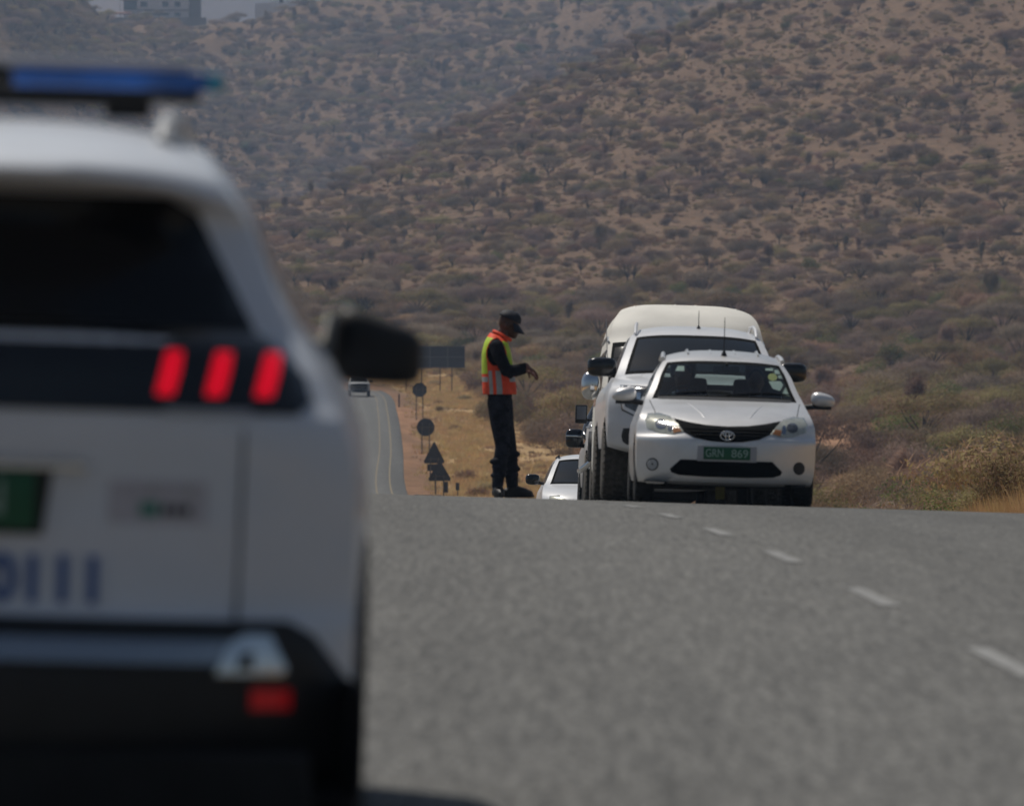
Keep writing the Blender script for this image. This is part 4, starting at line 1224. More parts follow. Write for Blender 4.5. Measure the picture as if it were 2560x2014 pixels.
    for sg in (-1, 1):
        f = patch('fog_lamp_recess', V, ellipse(sg * 0.688, 0.355, 0.056, 0.060, 22), 'black_plastic', r, 0.005, 0.02, 0.02)
        if sg < 0:
            patch('fog_lamp', V, ellipse(-0.688, 0.355, 0.047, 0.050, 20), 'grey_paint', f, 0.010, 0.02, 0.008)
            patch('fog_lamp_clip', V, [(-0.70, 0.35), (-0.676, 0.35), (-0.688, 0.372)], 'black_plastic', f, 0.013, 0.02, 0.004)
        patch('bumper_patch', V, [(sg * 0.335, 0.412), (sg * 0.42, 0.412), (sg * 0.42, 0.428), (sg * 0.335, 0.428)][::sg], 'cream_paint', r, 0.004, 0.03, 0.004)
    patch('lower_lip', V, [(-0.74, 0.176), (0.74, 0.176), (0.76, 0.205), (0.5, 0.200), (0, 0.194), (-0.5, 0.200), (-0.76, 0.205)], 'underbody', r, 0.006, 0.05, 0.03)
    yp = V.ray_cast(Vector((0, -5, 0.47)), Vector((0, 1, 0)))[0].y - 0.014
    box('plate_holder', (0, yp, 0.472), (0.555, 0.014, 0.148), 'plate_white', r, bev=0.005)
    pl = box('number_plate', (0, yp - 0.010, 0.474), (0.436, 0.010, 0.116), 'plate_green', r, bev=0.003)
    text_mesh('plate_text', 'GRN', 0.105, 'letter_white', pl, (-0.115, yp - 0.0165, 0.472), 0.165, bold=0.0006)
    text_mesh('plate_text', '869', 0.105, 'letter_white', pl, (0.120, yp - 0.0165, 0.472), 0.155, bold=0.0006)
    # mirrors, wipers, antenna, roof ditches
    for sg in (-1, 1):
        m = superblob('wing_mirror', (sg * 0.945, 1.42, 1.015), (0.115, 0.085, 0.068), 'silver_paint', r, 2.6)
        for v in m.data.vertices:
            k = sg * v.co.x / 0.115
            v.co.z = v.co.z * (1 - 0.16 * k) - 0.014 * k
        box('mirror_base', (0, 0.0, -0.075), (0.16, 0.09, 0.03), 'black_plastic', m, bev=0.01)
        tube('mirror_arm', [(sg * -0.18, 0.02, -0.075), (sg * -0.06, 0.0, -0.06)], 0.026, 'black_plastic', m, 8)
        pts = [(sg * 0.572, 2.02, 1.372), (sg * 0.566, 2.2, 1.405), (sg * 0.555, 2.6, 1.432), (sg * 0.552, 3.0, 1.425), (sg * 0.56, 3.25, 1.385)]
        tube('roof_edge_strip', pts, 0.022, 'silver_paint', r, 8)
    for k, (x0, x1) in enumerate(((-0.52, 0.06), (0.02, 0.62))):
        pts = []
        for j in range(7):
            x = x0 + (x1 - x0) * j / 6
            z = 1.03 + 0.035 * math.sin(j / 6 * 2.4)
            h = b.gbvh.ray_cast(Vector((x, -5, z)), Vector((0, 1, 0)))[0]
            if h: pts.append((x, h.y - 0.018, h.z))
        if len(pts) > 2: tube('wiper', pts, 0.007, 'black_plastic', r, 6)
    patch('cowl_panel', V, [(-0.62, 0.978), (0.62, 0.978), (0.64, 1.002), (0.4, 1.010), (-0.4, 1.010), (-0.64, 1.002)], 'black_plastic', r, 0.006, 0.06, 0.01)
    for x in (-0.33, -0.11, 0.12, 0.34):
        tube('roof_rib', [(x, 2.1, 1.432), (x, 2.5, 1.474), (x, 3.0, 1.468)], 0.011, 'silver_paint', r, 6)
    antenna(r, 0.01, 1.98, 1.425, 0.36)
    # stickers inside the windscreen
    for q, m in (([(-0.46, 1.255), (-0.375, 1.255), (-0.375, 1.305), (-0.435, 1.305)], 'paper'), ([(0.45, 1.312), (0.50, 1.312), (0.49, 1.342), (0.45, 1.342)], 'paper'),
                 ([(0.40, 1.285), (0.475, 1.285), (0.475, 1.307), (0.40, 1.307)], 'paper'), ([(0.487, 1.255), (0.55, 1.255), (0.535, 1.295), (0.487, 1.295)], 'paper'),
                 ([(0.52, 1.212), (0.575, 1.212), (0.565, 1.242), (0.52, 1.242)], 'paper'), (ellipse(0.465, 1.222, 0.045, 0.036, 16), 'paper_yellow'),
                 ([(0.425, 1.18), (0.46, 1.11), (0.53, 1.09), (0.565, 1.15), (0.54, 1.185)], 'paper'), ([(0.55, 1.06), (0.64, 1.03), (0.63, 1.10), (0.60, 1.15)], 'paper')):
        patch('windscreen_sticker', b.gbvh, q, m, b.windscreen, -0.008, 0.03, 0.0015)
    # cabin
    box('dashboard', (0, 1.42, 0.90), (1.30, 0.42, 0.20), 'black_plastic', r, bev=0.05)
    box('cabin_floor', (0, 2.4, 0.33), (1.36, 2.2, 0.06), 'underbody', r)
    for sg in (-1, 1):
        s_ = box('front_seat', (sg * 0.36, 2.22, 0.62), (0.46, 0.48, 0.16), 'seat_fabric', r, bev=0.04)
        q = box('seat_back', (sg * 0.36, 2.50, 0.93), (0.47, 0.13, 0.56), 'seat_fabric', s_, Matrix.Rotation(-0.2, 3, 'X'), 0.05)
        q.location = -s_.location
        box('headrest', (sg * 0.36, 2.56, 1.285), (0.25, 0.10, 0.17), 'seat_fabric', s_, None, 0.04)
    box('rear_seat', (0, 3.2, 0.76), (1.25, 0.18, 0.50), 'seat_fabric', r, bev=0.05)
    st = tube('steering_wheel', [(-0.36 + 0.18 * math.cos(t), 1.74 + 0.07 * math.sin(t), 0.95 + 0.165 * math.sin(t)) for t in [2 * math.pi * k / 20 for k in range(20)]], 0.014, 'black_plastic', r, 8, True)
    mr = box('rear_view_mirror', (0.03, 1.74, 1.285), (0.25, 0.03, 0.065), 'black_plastic', r, bev=0.01)
    tube('mirror_stem', [(0.03, 1.72, 1.345), (0.03, 1.74, 1.30)], 0.012, 'black_plastic', mr, 6)
    underbody(r, 0.45, 4.0, 0.60, 0.165, 0.34)
    for sg in (1, -1):
        for yy in (0.85, 3.40): wheel(r, sg * 0.745, yy, 0.295, 0.19)
    box('exhaust_silencer', (-0.28, 3.72, 0.215), (0.75, 0.24, 0.13), 'dusty_rubber', r, bev=0.03)
    box('tow_hook', (-0.02, 1.0, 0.11), (0.085, 0.03, 0.13), 'paper_yellow', r, bev=0.008)
    on_ground(r, 1.99, 79.6, 0.008, 4.27, 0.85, 3.40)
    return r
SEDAN = silver_sedan()

# ------------------------------------------------------------------ pickups
PK_P = [(0.25, 0.455), (0.06, 0.48), (0.0, 0.60), (0.0, 0.75), (0.02, 0.90), (0.03, 1.08), (0.09, 1.18), (0.35, 1.24), (0.9, 1.29), (1.28, 1.305), (1.36, 1.325),
        (1.75, 1.55), (2.12, 1.735), (2.28, 1.785), (2.75, 1.84), (3.25, 1.825), (3.52, 1.76), (3.74, 1.30), (3.80, 1.22), (5.28, 1.20), (5.35, 1.10), (5.37, 0.62), (5.2, 0.5)]
PK_E = [(0.50, 0.55), (0.43, 0.60), (0.38, 0.68), (0.35, 0.78), (0.35, 0.92), (0.37, 1.06), (0.44, 1.15), (0.66, 1.20), (1.08, 1.245), (1.44, 1.265), (1.52, 1.285),
        (1.88, 1.505), (2.26, 1.685), (2.42, 1.73), (2.80, 1.78), (3.25, 1.765), (3.48, 1.70), (3.68, 1.27), (3.74, 1.21), (5.22, 1.19), (5.30, 1.09), (5.32, 0.62), (5.2, 0.55)]
PK_X = [(0.45, 0.925), (0.7, 0.950), (0.95, 0.955), (1.08, 0.945), (1.18, 0.905), (1.27, 0.845), (1.42, 0.79), (1.58, 0.73), (1.69, 0.682), (1.78, 0.60), (1.85, 0.52)]
PK_G = [(0.0, 0.95), (0.4, 0.99), (1.0, 1.0), (5.3, 0.99)]

def pickup_shell(r, paint, W_):
    b = shell(r, PK_P, PK_E, PK_X, PK_G, 3.2, 5, paint, wind=(10, 12), ug=0.895, rear=(16, 17), rug=0.85, wheels=W_, sill=0.55)
    for sg in (1, -1):
        patch('side_window', b.bvh, [(1.72, 1.30), (2.62, 1.29), (2.62, 1.70), (2.36, 1.675), (2.05, 1.53)], 'dark_glass', r, 0.004, 0.1, 0.004, 'x', sg)
        patch('side_window', b.bvh, [(2.70, 1.29), (3.48, 1.29), (3.38, 1.66), (2.95, 1.71), (2.70, 1.70)], 'dark_glass', r, 0.004, 0.1, 0.004, 'x', sg)
    underbody(r, 0.5, 5.1, 0.60, 0.36, 0.66)
    return b

def white_pickup():
    r = thing('pickup_truck', 'white double cab pickup with big black mirrors directly behind the sedan', 'pickup')
    W_ = [(0.95, 0.40), (4.20, 0.40)]
    b = pickup_shell(r, 'white_paint', W_); V = b.bvh
    for sg in (-1, 1):
        p = [(-0.835, 1.10), (-0.825, 1.175), (-0.54, 1.165), (-0.53, 0.87), (-0.69, 0.86), (-0.805, 0.915)]
        h = patch('headlight', V, p if sg < 0 else mirror(p), 'lamp_dark', r, 0.008, 0.04, 0.02)
        d = [(-0.828, 1.09), (-0.815, 1.165), (-0.79, 1.168), (-0.797, 1.06), (-0.77, 0.955), (-0.67, 0.905), (-0.54, 0.900), (-0.54, 0.875), (-0.685, 0.875), (-0.795, 0.93)]
        patch('daytime_lamp', V, d if sg < 0 else mirror(d), 'drl', h, 0.016, 0.02, 0.012)
        patch('indicator_lens', V, [(sg * 0.66, 1.00), (sg * 0.62, 1.00), (sg * 0.62, 1.10), (sg * 0.66, 1.10)][::-sg], 'chrome', h, 0.014, 0.02, 0.006)
        f = [(-0.785, 0.60), (-0.80, 0.66), (-0.785, 0.735), (-0.60, 0.74), (-0.58, 0.585), (-0.74, 0.57)]
        g = patch('fog_lamp_recess', V, f if sg < 0 else mirror(f), 'black_plastic', r, 0.008, 0.03, 0.03)
        patch('fog_lamp', V, ellipse(sg * 0.66, 0.655, 0.04, 0.04), 'lamp_dark', g, 0.014, 0.02, 0.006)
        m = superblob('wing_mirror', (sg * 0.975, 1.78, 1.375), (0.15, 0.10, 0.098), 'black_gloss', r, 4.0)
        tube('mirror_arm', [(sg * -0.16, 0.02, -0.08), (sg * -0.06, 0, -0.07)], 0.03, 'black_plastic', m, 8)
        bm = bmesh.new()
        tube_bm(bm, [(sg * 0.625, 2.30, 1.735), (sg * 0.620, 2.42, 1.815), (sg * 0.605, 2.62, 1.85), (sg * 0.595, 3.2, 1.852), (sg * 0.59, 3.42, 1.79)], [0.018, 0.018, 0.018, 0.018, 0.018], 8)
        from_bm('roof_rail', bm, 'white_paint', r, 50)
    gr = patch('grille', V, [(-0.53, 0.87), (0.53, 0.87), (0.53, 1.12), (-0.53, 1.12)], 'black_plastic', r, 0.008, 0.06, 0.03)
    for z in (0.92, 1.0, 1.08): patch('grille_slat', V, [(-0.5, z - 0.012), (0.5, z - 0.012), (0.5, z + 0.012), (-0.5, z + 0.012)], 'black_gloss', gr, 0.02, 0.06, 0.01)
    patch('lower_intake', V, [(-0.5, 0.60), (0.5, 0.60), (0.52, 0.76), (-0.52, 0.76)], 'black_plastic', r, 0.008, 0.06, 0.03)
    for sg in (-1, 1):
        pts = []
        for k in range(8):
            y = 0.38 + 0.13 * k; x = sg * (0.46 + 0.018 * k)
            h = V.ray_cast(Vector((x, y, 4)), Vector((0, 0, -1)))[0]; pts.append((x, y, h.z - 0.008))
        tube('bonnet_bulge', pts, [0.008, 0.026, 0.034, 0.036, 0.036, 0.034, 0.03, 0.012], 'white_paint', r, 10)
    box('sun_visor', (-0.3, 2.02, 1.60), (0.28, 0.10, 0.05), 'grey_paint', r, bev=0.01)
    antenna(r, 0.03, 2.45, 1.80, 0.20)
    for sg in (1, -1):
        wheel(r, sg * 0.84, 0.95, 0.40, 0.265, True); wheel(r, sg * 0.84, 4.20, 0.40, 0.265, True)
    on_ground(r, 1.885, 85.8, 0.016, 5.3, 0.95, 4.2)
    return r
white_pickup()

def tall_van():
    r = thing('minibus', 'tall white minibus with cream high roof and chrome mirror behind the white pickup', 'van')
    P_ = [(0.1, 0.25), (0.03, 0.3), (0.0, 0.45), (0.0, 0.6), (0.03, 0.8), (0.12, 0.95), (0.35, 1.08), (0.42, 1.12), (0.75, 1.5), (1.08, 1.815), (1.16, 1.865), (1.35, 2.03), (1.62, 2.17), (2.1, 2.255), (2.8, 2.275),
          (4.5, 2.265), (5.2, 2.2), (5.35, 1.9), (5.4, 1.0), (5.4, 0.5), (5.3, 0.3)]
    E_ = [(0.42, 0.27), (0.37, 0.32), (0.33, 0.45), (0.32, 0.6), (0.34, 0.8), (0.4, 0.95), (0.55, 1.08), (0.62, 1.12), (0.95, 1.5), (1.26, 1.785), (1.33, 1.84), (1.46, 1.99), (1.68, 2.11), (2.12, 2.185), (2.8, 2.205),
          (4.5, 2.195), (5.1, 2.12), (5.2, 1.9), (5.25, 1.0), (5.25, 0.5), (5.2, 0.3)]
    XS = [(0.2, 0.90), (0.5, 0.94), (1.0, 0.945), (1.2, 0.938), (1.5, 0.905), (1.8, 0.865), (1.95, 0.835), (2.07, 0.795), (2.15, 0.745), (2.21, 0.69), (2.3, 0.62)]
    GY = [(0.0, 0.95), (0.4, 0.99), (1.0, 1.0), (5.3, 0.99)]
    W_ = [(1.05, 0.33), (4.15, 0.33)]
    b = shell(r, P_, E_, XS, GY, 4.6, 5, 'cream_paint', wind=(7, 9), ug=0.945, rear=(16, 17), rug=0.8, wheels=W_, sill=0.30); V = b.bvh
    for sg in (1, -1):
        for q in ([(1.15, 1.16), (1.95, 1.14), (1.95, 1.72), (1.5, 1.72), (1.3, 1.55)], [(2.05, 1.14), (3.5, 1.14), (3.5, 1.72), (2.05, 1.72)], [(3.6, 1.14), (5.0, 1.14), (5.0, 1.72), (3.6, 1.72)]):
            patch('side_window', V, q, 'dark_glass', r, 0.004, 0.1, 0.004, 'x', sg)
        h = [(-0.86, 0.72), (-0.84, 0.92), (-0.60, 0.88), (-0.56, 0.72)]
        patch('headlight', V, h if sg < 0 else mirror(h), 'lamp_lens', r, 0.006, 0.05, 0.02)
        patch('corner_indicator', V, [(0.44, 0.72), (0.60, 0.72), (0.56, 0.86), (0.47, 0.84)], 'amber', r, 0.006, 0.04, 0.006, 'x', sg)
        m = superblob('wing_mirror', (sg * 1.06, 0.80, 1.30), (0.105, 0.09, 0.155), 'chrome', r, 2.6)
        tube('mirror_arm', [(sg * -0.16, 0.02, -0.12), (sg * -0.02, 0.0, -0.12)], 0.022, 'black_plastic', m, 8)
        tube('roof_gutter', [(sg * 0.865, 1.25, 1.80), (sg * 0.86, 1.6, 1.86), (sg * 0.855, 3.0, 1.88), (sg * 0.85, 5.0, 1.86)], 0.014, 'grey_paint', r, 8)
        h2 = tube('grab_handle', [(sg * 0.89, 1.16, 1.60), (sg * 0.905, 1.13, 1.64), (sg * 0.89, 1.19, 1.70)], 0.009, 'black_plastic', r, 6)
    for x in (-0.55, -0.33, -0.1, 0.13, 0.36, 0.58):
        tube('roof_rib', [(x, 2.0, 2.236 - 0.06 * x * x), (x, 2.6, 2.268 - 0.09 * x * x), (x, 4.6, 2.26 - 0.09 * x * x)], 0.014, 'cream_paint', r, 6)
    patch('grille', V, [(-0.5, 0.70), (0.5, 0.70), (0.5, 0.86), (-0.5, 0.86)], 'black_plastic', r, 0.006, 0.06, 0.02)
    patch('lower_intake', V, [(-0.5, 0.36), (0.5, 0.36), (0.5, 0.5), (-0.5, 0.5)], 'black_plastic', r, 0.006, 0.06, 0.02)
    tube('antenna', [(-0.88, 1.02, 1.62), (-0.905, 1.05, 2.05)], 0.005, 'grey_paint', r, 6)
    tube('wiper', [(-0.5, 0.42, 1.17), (-0.15, 0.40, 1.20), (0.2, 0.42, 1.17)], 0.008, 'black_plastic', r, 6)
    underbody(r, 0.45, 5.1, 0.75, 0.22, 0.5)
    for sg in (1, -1):
        for yy in (1.05, 4.15): wheel(r, sg * 0.82, yy, 0.33, 0.2)
    on_ground(r, 1.90, 93.6, 0.012, 5.3, 1.05, 4.15)
    return r
tall_van()

def chrome_step_pickup():
    r = thing('pickup_truck', 'white four-wheel-drive pickup with square grey-faced mirrors and chrome steps behind the minibus', 'pickup')
    W_ = [(0.95, 0.40), (4.20, 0.40)]
    b = pickup_shell(r, 'white_paint', W_); V = b.bvh
    for sg in (-1, 1):
        m = box('wing_mirror', (sg * 1.09, 1.62, 1.19), (0.15, 0.09, 0.23), 'black_plastic', r, bev=0.02)
        g = box('mirror_face', (sg * 1.09, 1.57, 1.205), (0.115, 0.012, 0.16), 'board_rail', m, bev=0.004)
        tube('mirror_arm', [(sg * 0.86, 1.66, 1.12), (sg * 1.02, 1.63, 1.12), (sg * 1.05, 1.63, 1.16)], 0.016, 'black_plastic', m, 8)
        bm = bmesh.new()
        for y0, y1, z in ((1.55, 3.6, 0.52),):
            tube_bm(bm, [(sg * 0.93, y0, z + 0.1), (sg * 1.05, y0 + 0.08, z), (sg * 1.05, y1 - 0.08, z), (sg * 0.93, y1, z + 0.1)], 0.035, 10)
        from_bm('side_step', bm, 'chrome', r, 50)
        for yy in (1.95, 2.9):
            tube('door_handle', [(sg * 0.95, yy, 1.05), (sg * 0.985, yy + 0.03, 1.06), (sg * 0.985, yy + 0.2, 1.06), (sg * 0.95, yy + 0.23, 1.05)], 0.013, 'chrome', r, 8)
        h = [(-0.80, 0.93), (-0.79, 1.12), (-0.56, 1.10), (-0.55, 0.93)]
        patch('headlight', V, h if sg < 0 else mirror(h), 'lamp_lens', r, 0.008, 0.05, 0.02)
        patch('fender_flare', V, [(0.52, 0.62), (0.62, 0.88), (0.95, 0.97), (1.28, 0.88), (1.40, 0.62), (1.33, 0.60), (1.22, 0.82), (0.95, 0.90), (0.68, 0.82), (0.58, 0.60)], 'black_plastic', r, 0.05, 0.05, 0.06, 'x', sg)
    bm = bmesh.new()
    for z in (0.55, 0.80, 1.02): tube_bm(bm, [(-0.80, 0.06, z), (-0.6, -0.10, z), (0.6, -0.10, z), (0.80, 0.06, z)], 0.032, 10)
    for x in (-0.6, -0.25, 0.25, 0.6): tube_bm(bm, [(x, -0.10, 0.5), (x, -0.10, 1.06)], 0.03, 10)
    from_bm('bull_bar', bm, 'chrome', r, 50)
    patch('grille', V, [(-0.53, 0.90), (0.53, 0.90), (0.53, 1.12), (-0.53, 1.12)], 'black_plastic', r, 0.008, 0.06, 0.03)
    for sg in (1, -1):
        for yy in (0.95, 4.20): wheel(r, sg * 0.84, yy, 0.40, 0.265, True)
    on_ground(r, 1.93, 103.5, 0.014, 5.3, 0.95, 4.2)
chrome_step_pickup()

def grey_pickup():
    r = thing('pickup_truck', 'grey pickup with a black snorkel and black mirror, last pickup before the crest', 'pickup')
    W_ = [(0.95, 0.39), (4.20, 0.39)]
    b = pickup_shell(r, 'grey_paint', W_); V = b.bvh
    tube('snorkel', [(-0.90, 0.98, 1.16), (-0.955, 1.05, 1.22), (-0.93, 1.35, 1.34), (-0.86, 1.75, 1.52), (-0.77, 2.12, 1.70), (-0.73, 2.2, 1.84), (-0.73, 2.12, 1.90)], [0.035, 0.045, 0.042, 0.042, 0.042, 0.045, 0.055], 'black_gloss', r, 10)
    for sg in (-1, 1):
        m = superblob('wing_mirror', (sg * 1.08, 1.66, 1.19), (0.125, 0.09, 0.13), 'black_gloss', r, 4.0)
        tube('mirror_arm', [(sg * -0.2, 0.03, -0.1), (sg * -0.05, 0.0, -0.1)], 0.028, 'black_plastic', m, 8)
        box('mirror_strip', (0, -0.09, 0.03), (0.24, 0.012, 0.022), 'chrome', m, bev=0.004)
        h = [(-0.80, 0.93), (-0.79, 1.12), (-0.52, 1.10), (-0.50, 0.93)]
        patch('headlight', V, h if sg < 0 else mirror(h), 'lamp_lens', r, 0.008, 0.05, 0.02)
    patch('grille', V, [(-0.5, 0.86), (0.5, 0.86), (0.5, 1.12), (-0.5, 1.12)], 'black_plastic', r, 0.008, 0.06, 0.03)
    for sg in (1, -1):
        for yy in (0.95, 4.20): wheel(r, sg * 0.84, yy, 0.39, 0.25)
    on_ground(r, 1.93, 116.5, 0.012, 5.3, 0.95, 4.2)
grey_pickup()

def far_hatch():
    r = thing('hatchback', 'white car with a black wing mirror climbing behind the crest beside the queue', 'car')
    P_ = [(0.14, 0.18), (0.04, 0.22), (0.0, 0.36), (0.0, 0.5), (0.03, 0.62), (0.12, 0.76), (0.35, 0.88), (0.8, 0.97), (1.0, 1.0), (1.08, 1.02), (1.45, 1.24), (1.85, 1.44), (2.0, 1.49), (2.5, 1.53), (3.3, 1.50), (3.65, 1.42), (3.95, 1.05), (4.05, 0.9), (4.08, 0.5), (4.0, 0.25)]
    E_ = [(0.5, 0.2), (0.44, 0.24), (0.4, 0.36), (0.38, 0.5), (0.4, 0.62), (0.48, 0.76), (0.66, 0.87), (0.95, 0.95), (1.12, 0.98), (1.2, 1.0), (1.56, 1.21), (1.96, 1.39), (2.1, 1.43), (2.5, 1.46), (3.25, 1.43), (3.55, 1.36), (3.8, 1.02), (3.88, 0.88), (3.9, 0.5), (3.85, 0.25)]
    XS = [(0.15, 0.80), (0.3, 0.85), (0.55, 0.87), (0.8, 0.865), (0.95, 0.835), (1.02, 0.79), (1.15, 0.735), (1.3, 0.67), (1.4, 0.615), (1.46, 0.565), (1.55, 0.5)]
    GY = [(0.0, 0.95), (0.4, 0.99), (0.9, 1.0), (3.4, 1.0), (3.9, 0.95)]
    W_ = [(0.82, 0.31), (3.30, 0.31)]
    b = shell(r, P_, E_, XS, GY, 3.0, 5, 'white_paint', wind=(9, 11), ug=0.90, rear=(15, 16), rug=0.85, wheels=W_, sill=0.2); V = b.bvh
    for sg in (-1, 1):
        patch('side_window', V, [(1.6, 1.03), (2.9, 1.02), (3.3, 1.1), (3.2, 1.36), (2.6, 1.41), (2.15, 1.38)], 'dark_glass', r, 0.004, 0.1, 0.004, 'x', sg)
        m = superblob('wing_mirror', (sg * 0.99, 1.50, 1.08), (0.115, 0.075, 0.085), 'black_gloss', r, 3.2)
        tube('mirror_arm', [(sg * -0.18, 0.02, -0.06), (sg * -0.05, 0.0, -0.05)], 0.025, 'black_plastic', m, 8)
        h = [(-0.76, 0.68), (-0.75, 0.80), (-0.6, 0.82), (-0.42, 0.70), (-0.5, 0.64)]
        patch('headlight', V, h if sg < 0 else mirror(h), 'lamp_lens', r, 0.006, 0.04, 0.02)
        box('roof_bar', (sg * 0.56, 2.7, 1.475), (0.03, 1.3, 0.03), 'black_plastic', r, bev=0.008)
    patch('grille', V, [(-0.4, 0.55), (0.4, 0.55), (0.42, 0.68), (-0.42, 0.68)], 'black_plastic', r, 0.006, 0.06, 0.02)
    lathe('interior_ornament', [(0, 0.012), (0.05, 0.03), (0.10, 0.012)], 'paper', r, 10, 'z').location = (-0.18, 1.42, 1.27)
    underbody(r, 0.45, 3.7, 0.62, 0.17, 0.35)
    for sg in (1, -1):
        for yy in (0.82, 3.30): wheel(r, sg * 0.76, yy, 0.31, 0.2)
    on_ground(r, 1.33, 134.5, 0.03, 4.0, 0.82, 3.3)
far_hatch()

def distant_pickup():
    r = thing('pickup_truck', 'distant white pickup with a black bull bar on the far stretch of road', 'pickup')
    W_ = [(0.95, 0.40), (4.20, 0.40)]
    b = pickup_shell(r, 'white_paint', W_); V = b.bvh
    bm = bmesh.new()
    for z in (0.5, 0.62, 0.76, 0.90): tube_bm(bm, [(-0.75, 0.05, z), (-0.6, -0.1, z), (0.6, -0.1, z), (0.75, 0.05, z)], 0.05, 8)
    for x in (-0.62, 0.62): tube_bm(bm, [(x, -0.08, 0.45), (x, -0.08, 1.0)], 0.05, 8)
    from_bm('bull_bar', bm, 'black_plastic', r, 50)
    patch('grille', V, [(-0.7, 0.85), (0.7, 0.85), (0.72, 1.10), (-0.72, 1.10)], 'black_plastic', r, 0.01, 0.08, 0.03)
    box('roof_rack', (0, 2.9, 1.92), (1.2, 1.2, 0.10), 'black_plastic', r, bev=0.02)
    for sg in (-1, 1):
        superblob('wing_mirror', (sg * 1.06, 1.68, 1.36), (0.14, 0.09, 0.11), 'chrome' if sg < 0 else 'black_plastic', r, 3.2)
    for sg in (1, -1):
        for yy in (0.95, 4.20): wheel(r, sg * 0.82, yy, 0.40, 0.28)
    on_ground(r, -12.85, 716, 0.02, 5.3, 0.95, 4.2)
distant_pickup()
# ------------------------------------------------------------------ people
def capsule_bm(bm, pts, rads, seg=14, flat=(1.0, 1.0)):
    """closed tapered tube with round ends through pts; flat scales the section (side, up)"""
    pts = [Vector(p) for p in pts]; n = len(pts)
    P, Rr = [], []
    d0 = (pts[1] - pts[0]).normalized(); d1 = (pts[-1] - pts[-2]).normalized()
    for k in (0.0, 0.4, 0.75): P.append(pts[0] - d0 * rads[0] * math.cos(k * math.pi / 2)); Rr.append(max(1e-3, rads[0] * math.sin(k * math.pi / 2)))
    P += pts; Rr += list(rads)
    for k in (0.75, 0.4, 0.0): P.append(pts[-1] + d1 * rads[-1] * math.cos(k * math.pi / 2)); Rr.append(max(1e-3, rads[-1] * math.sin(k * math.pi / 2)))
    rings = []
    for i, p in enumerate(P):
        d = (P[min(i + 1, len(P) - 1)] - P[max(i - 1, 0)]).normalized()
        ref = Vector((0, 1, 0)) if abs(d.y) < 0.9 else Vector((1, 0, 0))
        s = ref - d * ref.dot(d); s.normalize(); u = d.cross(s)
        rings.append([bm.verts.new(p + (s * math.cos(t) * flat[0] + u * math.sin(t) * flat[1]) * Rr[i]) for t in [2 * math.pi * k / seg for k in range(seg)]])
    for A, B in zip(rings, rings[1:]):
        for k in range(seg): bm.faces.new((A[k], A[(k + 1) % seg], B[(k + 1) % seg], B[k]))
    bm.faces.new(rings[0][::-1]); bm.faces.new(rings[-1])

def loft_bm(bm, rings, seg=28, e=2.3):
    """closed loft of horizontal super-ellipses: (x, y, z, ax, ay)"""
    Rg = []
    for x, y, z, ax, ay in rings:
        r = []
        for k in range(seg):
            t = 2 * math.pi * k / seg
            c, s = math.cos(t), math.sin(t)
            r.append(bm.verts.new((x + ax * math.copysign(abs(c) ** (2 / e), c), y + ay * math.copysign(abs(s) ** (2 / e), s), z)))
        Rg.append(r)
    for A, B in zip(Rg, Rg[1:]):
        for k in range(seg): bm.faces.new((A[k], A[(k + 1) % seg], B[(k + 1) % seg], B[k]))
    bm.faces.new(Rg[0][::-1]); bm.faces.new(Rg[-1])

def ball_bm(bm, c, r, rot=None):
    q = bmesh.ops.create_uvsphere(bm, u_segments=18, v_segments=12, radius=1)['verts']
    bmesh.ops.scale(bm, vec=r, verts=q)
    if rot is not None: bmesh.ops.rotate(bm, cent=(0, 0, 0), matrix=rot, verts=q)
    bmesh.ops.translate(bm, vec=c, verts=q)

def fuse(name, bm, voxel, mats, pick, parent=None, smooth=2):
    """grow all closed pieces into one continuous skin"""
    bmesh.ops.recalc_face_normals(bm, faces=bm.faces[:])
    me = bpy.data.meshes.new(name + '_pieces'); bm.to_mesh(me); bm.free()
    t = bpy.data.objects.new(name + '_pieces', me); COL.objects.link(t)
    md = t.modifiers.new('r', 'REMESH'); md.mode = 'VOXEL'; md.voxel_size = voxel
    sm = t.modifiers.new('s', 'SMOOTH'); sm.iterations = smooth; sm.factor = 0.5
    dg = bpy.context.evaluated_depsgraph_get()
    out = bpy.data.meshes.new_from_object(t.evaluated_get(dg))
    bpy.data.objects.remove(t); bpy.data.meshes.remove(me)
    out.name = name
    o = link(name, out, mats, parent, 180)
    if len(mats) > 1:
        out.polygons.foreach_set('material_index', [pick(p.center) for p in out.polygons])
    return o

